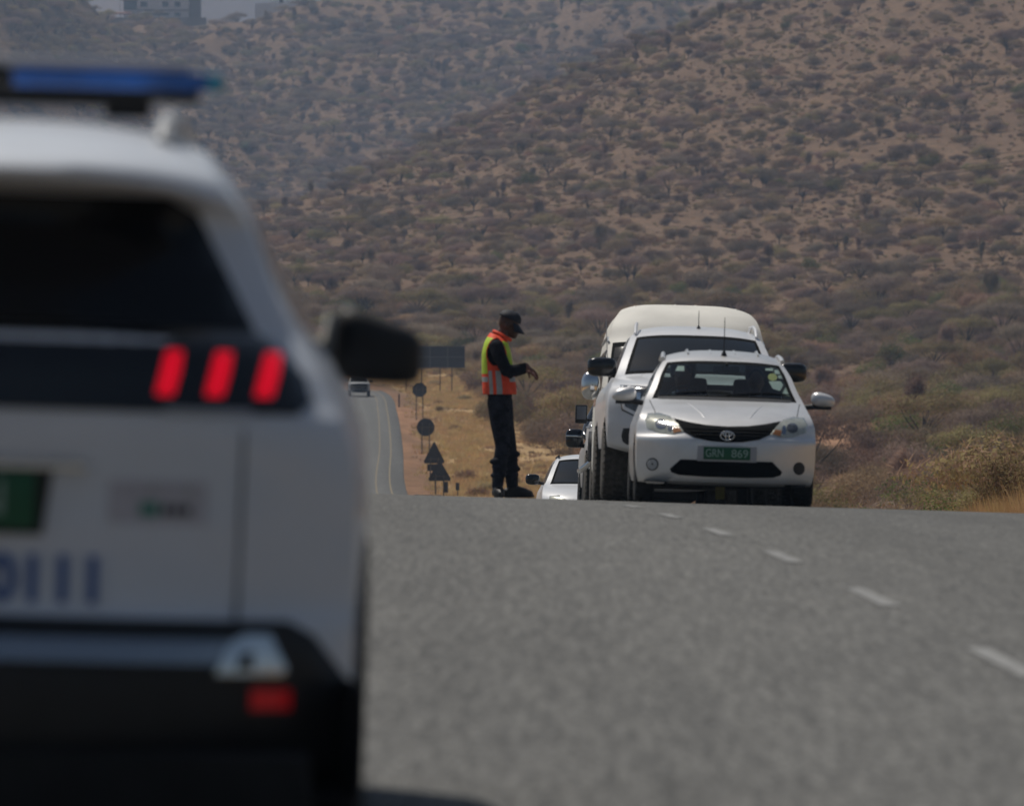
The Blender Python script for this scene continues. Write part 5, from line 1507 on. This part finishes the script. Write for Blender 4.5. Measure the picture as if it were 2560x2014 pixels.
def hand(bm, wrist, knuck, tips_dir, side, curl=0.35, size=1.0):
    """palm, four unequal bent fingers and a thumb; wrist/knuck are points, tips_dir the finger direction"""
    w, k = Vector(wrist), Vector(knuck)
    d = (k - w).normalized(); t = Vector(tips_dir).normalized(); s = Vector(side).normalized()
    for j in range(4):
        off = s * (j - 1.5) * 0.0195 * size
        capsule_bm(bm, [w + off * 0.7, k + off], [0.015 * size, 0.0125 * size], 10)
    down = (t - d * t.dot(d)).normalized() if (t - d * t.dot(d)).length > 1e-3 else t
    for j, L in enumerate((0.070, 0.080, 0.075, 0.058)):
        off = s * (j - 1.5) * 0.0215 * size
        a = k + off; L *= size
        d1 = (t + s * (j - 1.5) * 0.10).normalized(); d2 = (d1 + down * curl).normalized(); d3 = (d1 + down * curl * 1.9).normalized()
        b = a + d1 * L * 0.45; c = b + d2 * L * 0.32; e = c + d3 * L * 0.25
        capsule_bm(bm, [a, b, c, e], [0.0098 * size, 0.0092 * size, 0.0085 * size, 0.0072 * size], 10)
    a = w + (k - w) * 0.35 - s * 0.034 * size
    b = a + (d * 0.5 - s * 0.35 + down * 0.65).normalized() * 0.035 * size; c = b + (d * 0.6 + down * 0.8).normalized() * 0.032 * size
    capsule_bm(bm, [w + (k - w) * 0.2 - s * 0.012, a, b, c], [0.014 * size, 0.0125 * size, 0.0105 * size, 0.008 * size], 10)

def officer():
    r = thing('person', 'person in dark uniform and cap wearing an orange and yellow vest beside the queue', 'person')
    bm = bmesh.new()
    # torso, neck, head
    loft_bm(bm, [(-0.072, 0, 0.90, 0.100, 0.160), (-0.070, 0, 0.98, 0.118, 0.172), (-0.075, 0, 1.08, 0.125, 0.165), (-0.088, 0, 1.20, 0.125, 0.165), (-0.100, 0, 1.34, 0.122, 0.185),
                 (-0.104, 0, 1.45, 0.108, 0.195), (-0.092, 0, 1.53, 0.080, 0.150), (-0.075, 0, 1.57, 0.060, 0.085)])
    capsule_bm(bm, [(-0.075, 0, 1.53), (-0.035, 0, 1.60), (-0.005, 0, 1.665)], [0.060, 0.056, 0.058])
    tilt = Matrix.Rotation(math.radians(28), 3, 'Y')
    ball_bm(bm, (0.018, 0, 1.705), (0.100, 0.077, 0.105), tilt)
    capsule_bm(bm, [(0.015, 0, 1.66), (0.055, 0, 1.61)], [0.066, 0.058], 16, (0.95, 1))
    capsule_bm(bm, [(0.045, 0, 1.60), (0.068, 0, 1.572)], [0.048, 0.030], 14)
    capsule_bm(bm, [(0.112, 0, 1.665), (0.120, 0, 1.632)], [0.010, 0.017], 10)           # nose
    capsule_bm(bm, [(0.098, -0.018, 1.600), (0.098, 0.018, 1.600)], [0.011, 0.011], 10)   # mouth
    capsule_bm(bm, [(0.095, -0.018, 1.586), (0.095, 0.018, 1.586)], [0.010, 0.010], 10)
    for s in (-1, 1):
        ball_bm(bm, (0.000, s * 0.078, 1.672), (0.018, 0.010, 0.031), Matrix.Rotation(0.35, 3, 'Y'))
        ball_bm(bm, (0.094, s * 0.033, 1.672), (0.014, 0.016, 0.011))
    # arms: upper arm hangs forward, forearm reaches towards the vehicles
    capsule_bm(bm, [(-0.10, -0.185, 1.465), (-0.075, -0.225, 1.38), (-0.005, -0.245, 1.235)], [0.072, 0.070, 0.058])
    capsule_bm(bm, [(-0.005, -0.245, 1.235), (0.08, -0.225, 1.235), (0.175, -0.195, 1.268)], [0.062, 0.058, 0.045])
    capsule_bm(bm, [(-0.10, 0.185, 1.465), (-0.08, 0.225, 1.38), (-0.02, 0.235, 1.23)], [0.072, 0.070, 0.058])
    capsule_bm(bm, [(-0.02, 0.235, 1.23), (0.07, 0.18, 1.225), (0.165, 0.10, 1.245)], [0.060, 0.055, 0.043])
    for p in ((0.03, -0.24, 1.20), (-0.03, -0.252, 1.27), (0.10, -0.215, 1.225)):          # sleeve folds
        ball_bm(bm, p, (0.035, 0.055, 0.045))
    capsule_bm(bm, [(0.175, -0.195, 1.268), (0.205, -0.187, 1.262)], [0.026, 0.025], 12)
    capsule_bm(bm, [(0.165, 0.10, 1.245), (0.195, 0.085, 1.236)], [0.026, 0.025], 12)
    hand(bm, (0.205, -0.187, 1.262), (0.262, -0.172, 1.232), (0.62, 0.05, -0.78), (-0.1, 1, 0.1), 0.45)
    hand(bm, (0.195, 0.085, 1.236), (0.250, 0.062, 1.208), (0.70, -0.2, -0.68), (0.25, 1, 0), 0.40)
    # legs
    capsule_bm(bm, [(-0.055, 0.088, 0.93), (-0.030, 0.088, 0.72), (0.018, 0.085, 0.50), (0.038, 0.085, 0.30), (0.050, 0.085, 0.12)], [0.112, 0.098, 0.076, 0.070, 0.058], 18)
    capsule_bm(bm, [(-0.085, -0.088, 0.93), (-0.068, -0.092, 0.72), (-0.042, -0.095, 0.50), (-0.074, -0.098, 0.30), (-0.092, -0.10, 0.12)], [0.110, 0.096, 0.074, 0.068, 0.056], 18)
    for p, q in (((-0.02, -0.165, 0.86), 0.03), ((-0.10, -0.17, 0.78), 0.028), ((-0.02, -0.16, 0.66), 0.026), ((-0.075, -0.155, 0.58), 0.026), ((0.0, -0.15, 0.52), 0.03)):     # cloth folds
        ball_bm(bm, p, (0.055, 0.022, q), Matrix.Rotation(0.5, 3, 'Y'))
    for x, y in ((0.044, 0.085), (-0.084, -0.099)):                                      # trousers bunched over the boots
        for z, dx, q in ((0.43, 0.010, 0.078), (0.36, -0.012, 0.079), (0.29, 0.012, 0.080), (0.22, -0.004, 0.076)):
            ball_bm(bm, (x + dx + (0.03 if y < 0 and z > 0.4 else 0), y, z), (q, q * 0.95, 0.036), Matrix.Rotation(dx * 14, 3, 'Y'))
    capsule_bm(bm, [(0.050, 0.085, 0.12), (0.055, 0.085, 0.07), (0.18, 0.08, 0.045)], [0.05, 0.05, 0.035], 12)
    capsule_bm(bm, [(-0.092, -0.10, 0.12), (-0.09, -0.11, 0.07), (-0.055, -0.20, 0.045)], [0.05, 0.05, 0.035], 12)
    def pick(c):
        if c.x > 0.186 and 1.10 < c.z < 1.32: return 1
        if c.z > 1.575 - 0.25 * (c.x + 0.07): return 2
        return 3 if c.z < 0.985 else 0
    body = fuse('body', bm, 0.0062, ['uniform', 'hand_skin', 'skin_dark', 'trousers'], pick, r, 2)
    for s in (-1, 1):
        e = bmesh.new(); ball_bm(e, (0.104, s * 0.033, 1.671), (0.008, 0.011, 0.006)); from_bm('eye', e, 'plate_white', r, 180)
    # boots
    for x, y, tx, ty in ((0.050, 0.085, 0.265, 0.075), (-0.092, -0.10, -0.045, -0.265)):
        b = bmesh.new()
        d = Vector((tx - x, ty - y, 0)); L = d.length; d.normalize()
        capsule_bm(b, [(x, y, 0.22), (x, y, 0.08)], [0.058, 0.052], 16)
        c = Vector((x, y, 0)) - d * 0.045
        capsule_bm(b, [c + Vector((0, 0, 0.052)), c + d * 0.10 + Vector((0, 0, 0.06)), c + d * (L * 0.8) + Vector((0, 0, 0.046)), c + d * L + Vector((0, 0, 0.038))], [0.048, 0.056, 0.047, 0.036], 16)
        capsule_bm(b, [c + Vector((0, 0, 0.016)), c + d * 0.13 + Vector((0, 0, 0.016)), c + d * (L + 0.008) + Vector((0, 0, 0.016))], [0.048, 0.046, 0.044], 16, (1, 0.38) if abs(d.y) < 0.7 else (0.38, 1))
        fuse('boot', b, 0.008, ['boot'], None, r, 2)
    # cap
    c = bmesh.new()
    q = bmesh.ops.create_uvsphere(c, u_segments=28, v_segments=16, radius=1)['verts']
    bmesh.ops.delete(c, geom=[v for v in q if v.co.z < -0.12], context='VERTS')
    for v in c.verts: v.co = Vector((v.co.x * 0.112, v.co.y * 0.088, v.co.z * (0.085 if v.co.z > 0 else 0.10) + (0.008 if v.co.x > 0.2 and v.co.z > 0.2 else 0)))
    ct = Matrix.Rotation(math.radians(24), 3, 'Y')
    bmesh.ops.rotate(c, cent=(0, 0, 0), matrix=ct, verts=c.verts); bmesh.ops.translate(c, vec=(0.026, 0, 1.732), verts=c.verts)
    cap = from_bm('cap', c, 'cap_cloth', r, 180)
    sd = cap.modifiers.new('thick', 'SOLIDIFY'); sd.thickness = 0.004; sd.offset = 1
    bv, bf = [], []
    for lay in (0, 0.006):
        for i in range(6):
            for j in range(11):
                a = (j - 5) / 5 * 1.15; t = i / 5
                R0 = Vector((0.107 * math.cos(a), 0.086 * math.sin(a), -0.004)); dirn = Vector((math.cos(a) * 0.9 + 0.25, math.sin(a) * 0.45, 0)).normalized()
                ln = 0.082 * (1 - 0.35 * (abs(a) / 1.15) ** 2.5)
                p = R0 + dirn * ln * t + Vector((0, 0, -0.010 - 0.055 * t - 0.02 * (math.sin(a) ** 2) * t - lay))
                bv.append(ct @ p + Vector((0.026, 0, 1.732)))
    for lay in (0, 1):
        for i in range(5):
            for j in range(10):
                o = lay * 66 + i * 11 + j; f = (o, o + 11, o + 12, o + 1); bf.append(f if lay == 0 else f[::-1])
    for j in range(10): bf.append((55 + j, 121 + j, 122 + j, 56 + j))
    from_py('brim', bv, bf, 'cap_cloth', cap, 180)
    btn = bmesh.new(); ball_bm(btn, (0.026 + 0.035, 0, 1.732 + 0.082), (0.009, 0.009, 0.006)); from_bm('cap_button', btn, 'cap_cloth', cap, 180)
    # vest: a loose shell with arm holes; colours are cloth panels
    rings = [(-0.0725, 1.005, 0.158, 0.192), (-0.073, 1.05, 0.160, 0.194), (-0.078, 1.12, 0.158, 0.193), (-0.086, 1.20, 0.152, 0.192), (-0.094, 1.28, 0.147, 0.197), (-0.100, 1.36, 0.142, 0.206),
             (-0.104, 1.43, 0.132, 0.212), (-0.102, 1.48, 0.118, 0.205), (-0.095, 1.52, 0.103, 0.175), (-0.088, 1.55, 0.088, 0.130), (-0.082, 1.572, 0.078, 0.095)]
    zz = np.array([q[1] for q in rings]); zi = np.linspace(zz[0], zz[-1], 58)
    cx, ax, ay = (pchip(zz, [q[i] for q in rings], zi) for i in (0, 2, 3))
    seg = 96; vv, ff, mi = [], [], []
    for i, z in enumerate(zi):
        for k in range(seg):
            t = 2 * math.pi * k / seg; c_, s_ = math.cos(t), math.sin(t)
            wob = 1 + 0.012 * math.sin(5 * t + z * 9) * (1.6 - z) * 2
            x = cx[i] + ax[i] * wob * math.copysign(abs(c_) ** 0.87, c_)
            vv.append((x, ay[i] * wob * math.copysign(abs(s_) ** 0.87, s_), z - 0.05 * max(0, (z - 1.45) / 0.12) * (x + 0.09) / 0.12 * 1.0))
    for i in range(57):
        z = (zi[i] + zi[i + 1]) / 2
        for k in range(seg):
            t = (k + 0.5) / seg * 2 * math.pi; c_, s_ = math.cos(t), math.sin(t)
            side = abs(s_)                                         # 1 at the arms, 0 front and back
            x = c_
            hole = ((x + 0.02) / 0.60) ** 2 + ((z - 1.41) / 0.130) ** 2 if side > 0.5 else 9
            if hole < 1: continue
            ff.append((i * seg + k, i * seg + (k + 1) % seg, (i + 1) * seg + (k + 1) % seg, (i + 1) * seg + k))
            m = 0
            if z > 1.205:
                if abs(x) > 0.62 or (z > 1.42 and abs(x) > 0.30): m = 1
            elif (1.125 < z < 1.175 and abs(x) > 0.60): m = 2
            if z < 1.235 and ((-0.56 < x < -0.33) or (-0.16 < x < 0.14)): m = 2
            if hole < 1.22 : m = 0
            if z > 1.53: m = 0
            mi.append(m)
    ve = from_py('vest', vv, ff, ['vest_orange', 'vest_yellow', 'vest_tape'], r, 180)
    ve.data.polygons.foreach_set('material_index', mi)
    sd = ve.modifiers.new('thick', 'SOLIDIFY'); sd.thickness = 0.005; sd.offset = 1
    cl = []
    for k in range(25):
        t = 2 * math.pi * k / 24
        x = -0.048 + 0.078 * math.cos(t)
        cl.append((x, 0.080 * math.sin(t), 1.575 - 0.52 * (x + 0.048)))
    tube('collar', cl[:-1], 0.019, 'vest_orange', ve, 10, True)
    px, Y = 1075, 83.0
    X = (px - 1085.5) / PXF * Y
    r.location = (X, Y, float(road_z(X, Y)) + 0.0)
    return r
officer()

def occupant(label, x, y, z, shirt, turn, lean=0.0):
    r = thing('person', label, 'person')
    bm = bmesh.new()
    loft_bm(bm, [(0, 0.02, -0.62, 0.17, 0.13), (0, 0.02, -0.45, 0.17, 0.12), (0, 0, -0.28, 0.20, 0.12), (0, -0.01, -0.20, 0.19, 0.10), (0, -0.01, -0.14, 0.11, 0.075)], 24)
    capsule_bm(bm, [(0, 0, -0.17), (0, -0.01, -0.07)], [0.055, 0.055])
    rt = Matrix.Rotation(turn, 3, 'Z')
    ball_bm(bm, (0, -0.005, 0.02), (0.078, 0.100, 0.115), rt)
    def hp(a, b, c): return rt @ Vector((a, b, c)) + Vector((0, -0.005, 0))
    capsule_bm(bm, [hp(0, -0.05, -0.04), hp(0, -0.072, -0.085)], [0.055, 0.032])
    capsule_bm(bm, [hp(0, -0.100, 0.0), hp(0, -0.112, -0.025)], [0.010, 0.015], 10)
    capsule_bm(bm, [hp(-0.018, -0.096, -0.058), hp(0.018, -0.096, -0.058)], [0.011, 0.011], 10)
    for s in (-1, 1):
        ball_bm(bm, hp(s * 0.078, 0.01, -0.005), (0.012, 0.018, 0.030))
        ball_bm(bm, hp(s * 0.032, -0.092, 0.015), (0.016, 0.012, 0.010))
        capsule_bm(bm, [(s * 0.19, 0, -0.23), (s * 0.24, -0.04, -0.42), (s * 0.20, -0.25, -0.44)], [0.062, 0.05, 0.042])
        capsule_bm(bm, [(s * 0.20, -0.25, -0.44), (s * 0.19, -0.40, -0.36)], [0.042, 0.032])
        if shirt == 'shirt_blue': hand(bm, (s * 0.19, -0.40, -0.36), (s * 0.165, -0.46, -0.31), (-s * 0.4, -0.3, 0.6), (0, 0.3, 1), 0.8, 0.95)
        else: hand(bm, (s * 0.19, -0.40, -0.36), (s * 0.15, -0.46, -0.39), (-s * 0.3, -0.8, -0.4), (1, 0, 0), 0.5, 0.95)
        capsule_bm(bm, [(s * 0.09, 0.0, -0.60), (s * 0.11, -0.42, -0.56), (s * 0.11, -0.50, -0.80)], [0.085, 0.065, 0.05])
    def pick(c):
        if c.z > -0.115: return 1
        return 1 if c.y < -0.41 and c.z > -0.46 else 0
    fuse('body', bm, 0.013, [shirt, 'skin_dark'], pick, r, 2)
    h = bmesh.new(); ball_bm(h, (0, 0.012, 0.045), (0.084, 0.100, 0.100), rt)
    bmesh.ops.delete(h, geom=[v for v in h.verts if v.co.z < 0.03], context='VERTS')
    from_bm('hair', h, 'cap_cloth', r, 180)
    r.matrix_world = SEDAN.matrix_world @ Matrix.Translation((x, y, z))
    return r
occupant('person driving the silver sedan, wearing a blue shirt, face turned to the officer', -0.37, 2.22, 1.20, 'shirt_blue', -0.5)
occupant('person in dark clothes in the front passenger seat of the silver sedan', 0.33, 2.24, 1.17, 'shirt_dark', 0.1)

# ------------------------------------------------------------------ road signs seen from behind, marker posts, billboard
def at(px, Y): return (px - 1085.5) / PXF * Y
def sign_round(px, Y, z_c, rad, n, label):
    X = at(px, Y); g = float(ground_z(X, Y))
    r = thing('road_sign', label, 'road sign', (X, Y, g), 0, 'road signs beside the far road')
    ph = math.pi / n
    bm = bmesh.new()
    vs = [(rad * math.cos(2 * math.pi * k / n + ph), rad * math.sin(2 * math.pi * k / n + ph)) for k in range(n)]
    A = [bm.verts.new((x, -0.02, z_c - g + z)) for x, z in vs]; B = [bm.verts.new((x, 0.02, z_c - g + z)) for x, z in vs]
    bm.faces.new(A); bm.faces.new(B[::-1])
    for k in range(n): bm.faces.new((A[k], A[(k + 1) % n], B[(k + 1) % n], B[k]))
    bmesh.ops.recalc_face_normals(bm, faces=bm.faces[:])
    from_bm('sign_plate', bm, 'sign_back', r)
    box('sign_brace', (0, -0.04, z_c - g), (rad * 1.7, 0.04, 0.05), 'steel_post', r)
    for s in (-1, 1): tube('sign_post', [(s * rad * 0.42, -0.07, -0.4), (s * rad * 0.42, -0.07, z_c - g + rad * 0.5)], 0.035, 'steel_post', r, 8)
def sign_tri(px, Y, apex, basez, wid, label, sub):
    X = at(px, Y); g = float(ground_z(X, Y))
    r = thing('road_sign', label, 'road sign', (X, Y, g), 0, 'road signs beside the far road')
    bm = bmesh.new()
    a, b, w = apex - g, basez - g, wid / 2
    # rounded corners
    vs = [(-w * 0.06, a), (w * 0.06, a), (w * 0.98, b + 0.12), (w * 0.92, b), (-w * 0.92, b), (-w * 0.98, b + 0.12)]
    A = [bm.verts.new((x, -0.02, z)) for x, z in vs]; B = [bm.verts.new((x, 0.02, z)) for x, z in vs]
    bm.faces.new(A); bm.faces.new(B[::-1]); n = len(vs)
    for k in range(n): bm.faces.new((A[k], A[(k + 1) % n], B[(k + 1) % n], B[k]))
    bmesh.ops.recalc_face_normals(bm, faces=bm.faces[:])
    from_bm('sign_plate', bm, 'sign_back', r)
    box('sign_brace', (0, -0.04, b + 0.22), (w * 1.2, 0.04, 0.05), 'steel_post', r)
    x0, x1, z0, z1 = sub
    box('sub_plate', ((x0 + x1) / 2, 0.0, (z0 + z1) / 2 - g), (x1 - x0, 0.03, z1 - z0), 'sign_back', r)
    for s in (-1, 1): tube('sign_post', [(s * w * 0.36, -0.07, -0.4), (s * w * 0.36, -0.07, b + 0.3)], 0.035, 'steel_post', r, 8)
def zpx(py, Y): return CAM_H + (854 - py) / PXF * Y
sign_round(889.5, 620, zpx(826, 620), 0.56, 8, 'dark back of an eight-sided road sign, farthest of the sign row')
sign_round(902.5, 520, zpx(905.5, 520), 0.545, 20, 'dark back of a round road sign above the two triangular signs')
sign_tri(920.5, 440, zpx(937, 440), zpx(982, 440), 1.08, 'dark back of the upper triangular road sign with a plate below', (-0.36, 0.22, zpx(998, 440), zpx(983.5, 440)))
sign_tri(932, 400, zpx(976, 400), zpx(1019, 400), 1.06, 'dark back of the lowest triangular road sign nearest the crest', (0.16, 0.40, zpx(1044, 400), zpx(1020.5, 400)))
def post(px, Y, h, w, label, head=None, m='timber'):
    X = at(px, Y); g = float(ground_z(X, Y))
    r = thing('marker_post', label, 'marker post', (X, Y, g))
    box('post', (0, 0, h / 2 - 0.2), (w, 0.06, h + 0.4), m, r, bev=0.01)
    if head: box('post_head', head[0], head[1], 'sign_back', r, bev=0.01)
    else: box('reflector_band', (0, 0, h * 0.78), (w + 0.006, 0.066, h * 0.16), 'steel_post', r)
post(846, 672, 1.05, 0.13, 'thin reddish marker post beside the far road edge')
post(970, 403, 0.62, 0.05, 'short post with a dark head right of the lowest sign', ((0, -0.03, 0.52), (0.17, 0.05, 0.36)), 'steel_post')
bm = bmesh.new(); box_bm(bm, (0, 0, 0.03), (1.3, 0.9, 0.16), None, 0.05)  # low dark slab on the ground at the foot of the sign
sl_ = from_bm('dark_slab', bm, 'slab_brown', None, 40); sl_.location = (at(908, 398), 398, float(ground_z(at(908, 398), 398)))
tag(sl_, 'flat dark slab lying at the foot of the lowest triangular sign', 'stone')
put_plant('j_low_scrub', at(1014, 402), 402, 0.72, 1.0, 'small dark scrubby bush on the dry grass left of the officer boots', None, 0.75)
def billboard():
    Y = 745; X0, X1 = at(838, Y), at(986, Y); xc = (X0 + X1) / 2
    g = float(ground_z(xc, Y)); zb, zt = zpx(779, Y), zpx(734, Y)
    r = thing('billboard', 'big dark billboard seen from behind on thin posts left of the officer', 'billboard', (xc, Y, g))
    w = X1 - X0
    n = 4
    for i in range(n):
        for j in range(2):
            h = (zt - zb) / 2
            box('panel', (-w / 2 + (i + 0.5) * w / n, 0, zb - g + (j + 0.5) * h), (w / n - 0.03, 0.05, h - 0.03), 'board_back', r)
    for j, z in enumerate((zb, (zb + zt) / 2, zt)):
        box('rail', (0, -0.06, z - g), (w, 0.06, 0.055), 'board_rail', r)
    for i in range(1, n): box('upright', (-w / 2 + i * w / n, -0.06, (zb + zt) / 2 - g), (0.055, 0.055, zt - zb), 'board_rail', r)
    for px in (861, 893, 933, 958): tube('post', [(at(px, Y) - xc, 0.06, -0.6), (at(px, Y) - xc, 0.06, zt - g - 0.1)], 0.05, 'timber', r, 8)
billboard()

# ------------------------------------------------------------------ power line
def wires():
    Y = 700
    def pole(X):
        g = float(ground_z(X, Y)); top = zpx(330, Y)
        r = thing('power_pole', 'tall timber power pole ' + ('left' if X < 0 else 'right') + ' of the picture, carrying three cables', 'power pole', (X, Y, g))
        tube('pole', [(0, 0, -1), (0, 0, top - g)], [0.17, 0.11], 'timber', r, 10)
        box('cross_arm', (0, 0, top - g - 0.5), (2.4, 0.12, 0.14), 'timber', r)
    pole(-62); pole(58)
    for k, (pa, pm, pb, w) in enumerate(((449, 417, 320, 'upper'), (473, 440, 341, 'middle'), (489, 452.5, 348, 'lower'))):
        # parabola through px 550, 1102, 2171
        c = np.polyfit([at(550, Y), at(1102, Y), at(2171, Y)], [zpx(pa, Y), zpx(pm, Y), zpx(pb, Y)], 2)
        pts = [(x, Y + k * 1.2, float(np.polyval(c, x))) for x in np.linspace(-62, 58, 60)]
        o = tube('power_cable', pts, 0.022, 'wire', None, 5)
        tag(o, f'thin {w} cable of the power line crossing in front of the hillside', 'cable', 'cables of the power line')
wires()

# ------------------------------------------------------------------ houses on the ridge
def windows(root, rects, y, frame='window_frame'):
    for (x0, x1, z0, z1) in rects:
        f = bmesh.new()
        t = 0.09
        for (c, s) in ((((x0 + x1) / 2, y, z0), (x1 - x0 + t, 0.12, t)), (((x0 + x1) / 2, y, z1), (x1 - x0 + t, 0.12, t)), ((x0, y, (z0 + z1) / 2), (t, 0.11, z1 - z0 - t)), ((x1, y, (z0 + z1) / 2), (t, 0.11, z1 - z0 - t))):
            box_bm(f, c, s)
        w = from_bm('window', f, frame, root)
        box('pane', ((x0 + x1) / 2, y + 0.03, (z0 + z1) / 2), (x1 - x0 - t, 0.03, z1 - z0 - t), 'window_glass', w)
def apartment():
    Y = 3140.0
    s = Y / PXF
    X0 = at(245, Y); g = float(ground_z(at(320, Y), Y - 4))
    r = thing('apartment_house', 'plain two-storey building with small dark windows on the ridge at the top left', 'building', (X0, Y, g - 0.4))
    W_, H = 150 * s * 1.1, 13.0
    x = lambda px: (px - 245) * s
    z0 = zpx(38, Y) - (g - 0.4)
    z = lambda py: zpx(py, Y) - (g - 0.4)
    box('wall', (x(345), 5.0, z(20) - 4), (x(400) - x(290), 9.0, 14 + 8), 'plaster', r).location.z += 2
    box('side_wing', (x(412), 6.5, z(15) - 3), (x(425) - x(400), 7.0, 12 + 6), 'wall_brown', r)
    box('floor_band', (x(345), 0.36, z(22)), (x(400) - x(290) + 0.3, 0.3, 0.5), 'wall_brown', r)
    windows(r, [(x(298), x(312), z(15), z(4)), (x(344), x(357), z(15), z(4)), (x(370), x(382), z(15), z(4)),
                (x(302), x(313), z(39), z(26)), (x(318), x(358), z(33), z(27)), (x(370), x(382), z(35), z(27))], 0.44)
    box('balcony', (x(276), 2.6, z(9)), (x(290) - x(262), 4.4, 4.2), 'window_glass', r)
    box('balcony_slab', (x(276), 2.4, z(0)), (x(293) - x(258), 5.4, 0.5), 'roof_tile', r)
    box('garage_block', (x(275), 4.0, z(34)), (x(289) - x(262), 5, 5.0), 'plaster_white', r)
    c = thing('carport', 'small open carport with a red tiled roof beside the ridge building', 'carport', (X0 + x(257) , Y - 2.5, g - 0.4))
    bm = bmesh.new(); box_bm(bm, (0, 0, z(29)), ((277 - 233) * s, 4.2, 0.55), Matrix.Rotation(0.12, 3, 'X'), 0.05)
    from_bm('roof', bm, 'roof_tile', c)
    for q in (-0.42, 0.0, 0.42): tube('post', [(q * 44 * s, -1.8, z(48)), (q * 44 * s, -1.8, z(30))], 0.12, 'plaster_white', c, 6)
    wl = box('boundary_wall', (X0 + x(325), Y - 7, zpx(44, Y) - 2.2), ((440 - 212) * s, 0.4, 6.0), 'wall_brown')
    tag(wl, 'long grey-brown boundary wall below the ridge building', 'wall')
    pl = tube('lamp_pole', [(at(256, Y), Y - 6, zpx(60, Y) - 2), (at(256, Y), Y - 6, zpx(-30, Y))], 0.10, 'steel_post', None, 6)
    tag(pl, 'thin upright pole in front of the hazy far mountain at the top left', 'pole')
    put_plant('d_olive_dome', at(271, Y), Y - 14, 1.05, 0.3, 'round dark tree in front of the boundary wall on the ridge', None, 1.7)
apartment()
def white_house():
    Y = 3185.0; s = Y / PXF
    g = float(ground_z(at(640, Y), Y - 4)); X0 = at(640, Y)
    r = thing('white_house', 'white house with small dark windows at the top edge on the ridge', 'house', (X0, Y, g - 0.6))
    x = lambda px: (px - 640) * s
    z = lambda py: zpx(py, Y) - (g - 0.6)
    box('wall', (x(640), 4.0, z(2) - 1 + 2), (x(705) - x(575), 8.0, 9.0), 'plaster_white', r)
    box('roof', (x(640), 4.0, z(2) + 5.8), (x(708) - x(572), 8.6, 0.5), 'roof_tile', r)
    windows(r, [(x(592), x(600), z(8), z(-8)), (x(628), x(634), z(3), z(-6)), (x(640), x(652), z(3), z(-6))], -0.07)
    w = box('garden_wall', (at(630, Y), Y - 6, zpx(14, Y) - 2.2), ((722 - 545) * s, 0.4, 6.4), 'plaster_white')
    tag(w, 'long white garden wall in front of the white house on the ridge', 'wall')
white_house()
# ------------------------------------------------------------------ air
def haze_box():
    zt = 620.0
    bm = bmesh.new(); box_bm(bm, (0, 3800, (zt - 12) / 2), (9000, 11200, zt + 12))
    h = from_bm('haze', bm)
    m = bpy.data.materials.new('haze'); m.use_nodes = True
    nt = m.node_tree; nt.nodes.clear()
    out = nt.nodes.new('ShaderNodeOutputMaterial'); pv = nt.nodes.new('ShaderNodeVolumePrincipled')
    pv.inputs['Color'].default_value = (0.50, 0.70, 1.0, 1); pv.inputs['Density'].default_value = 0.00013; pv.inputs['Anisotropy'].default_value = 0.2
    nt.links.new(pv.outputs[0], out.inputs['Volume'])
    h.data.materials.append(m); h['kind'] = 'stuff'
    h.display_type = 'WIRE'
HAZE = True
if HAZE: haze_box()
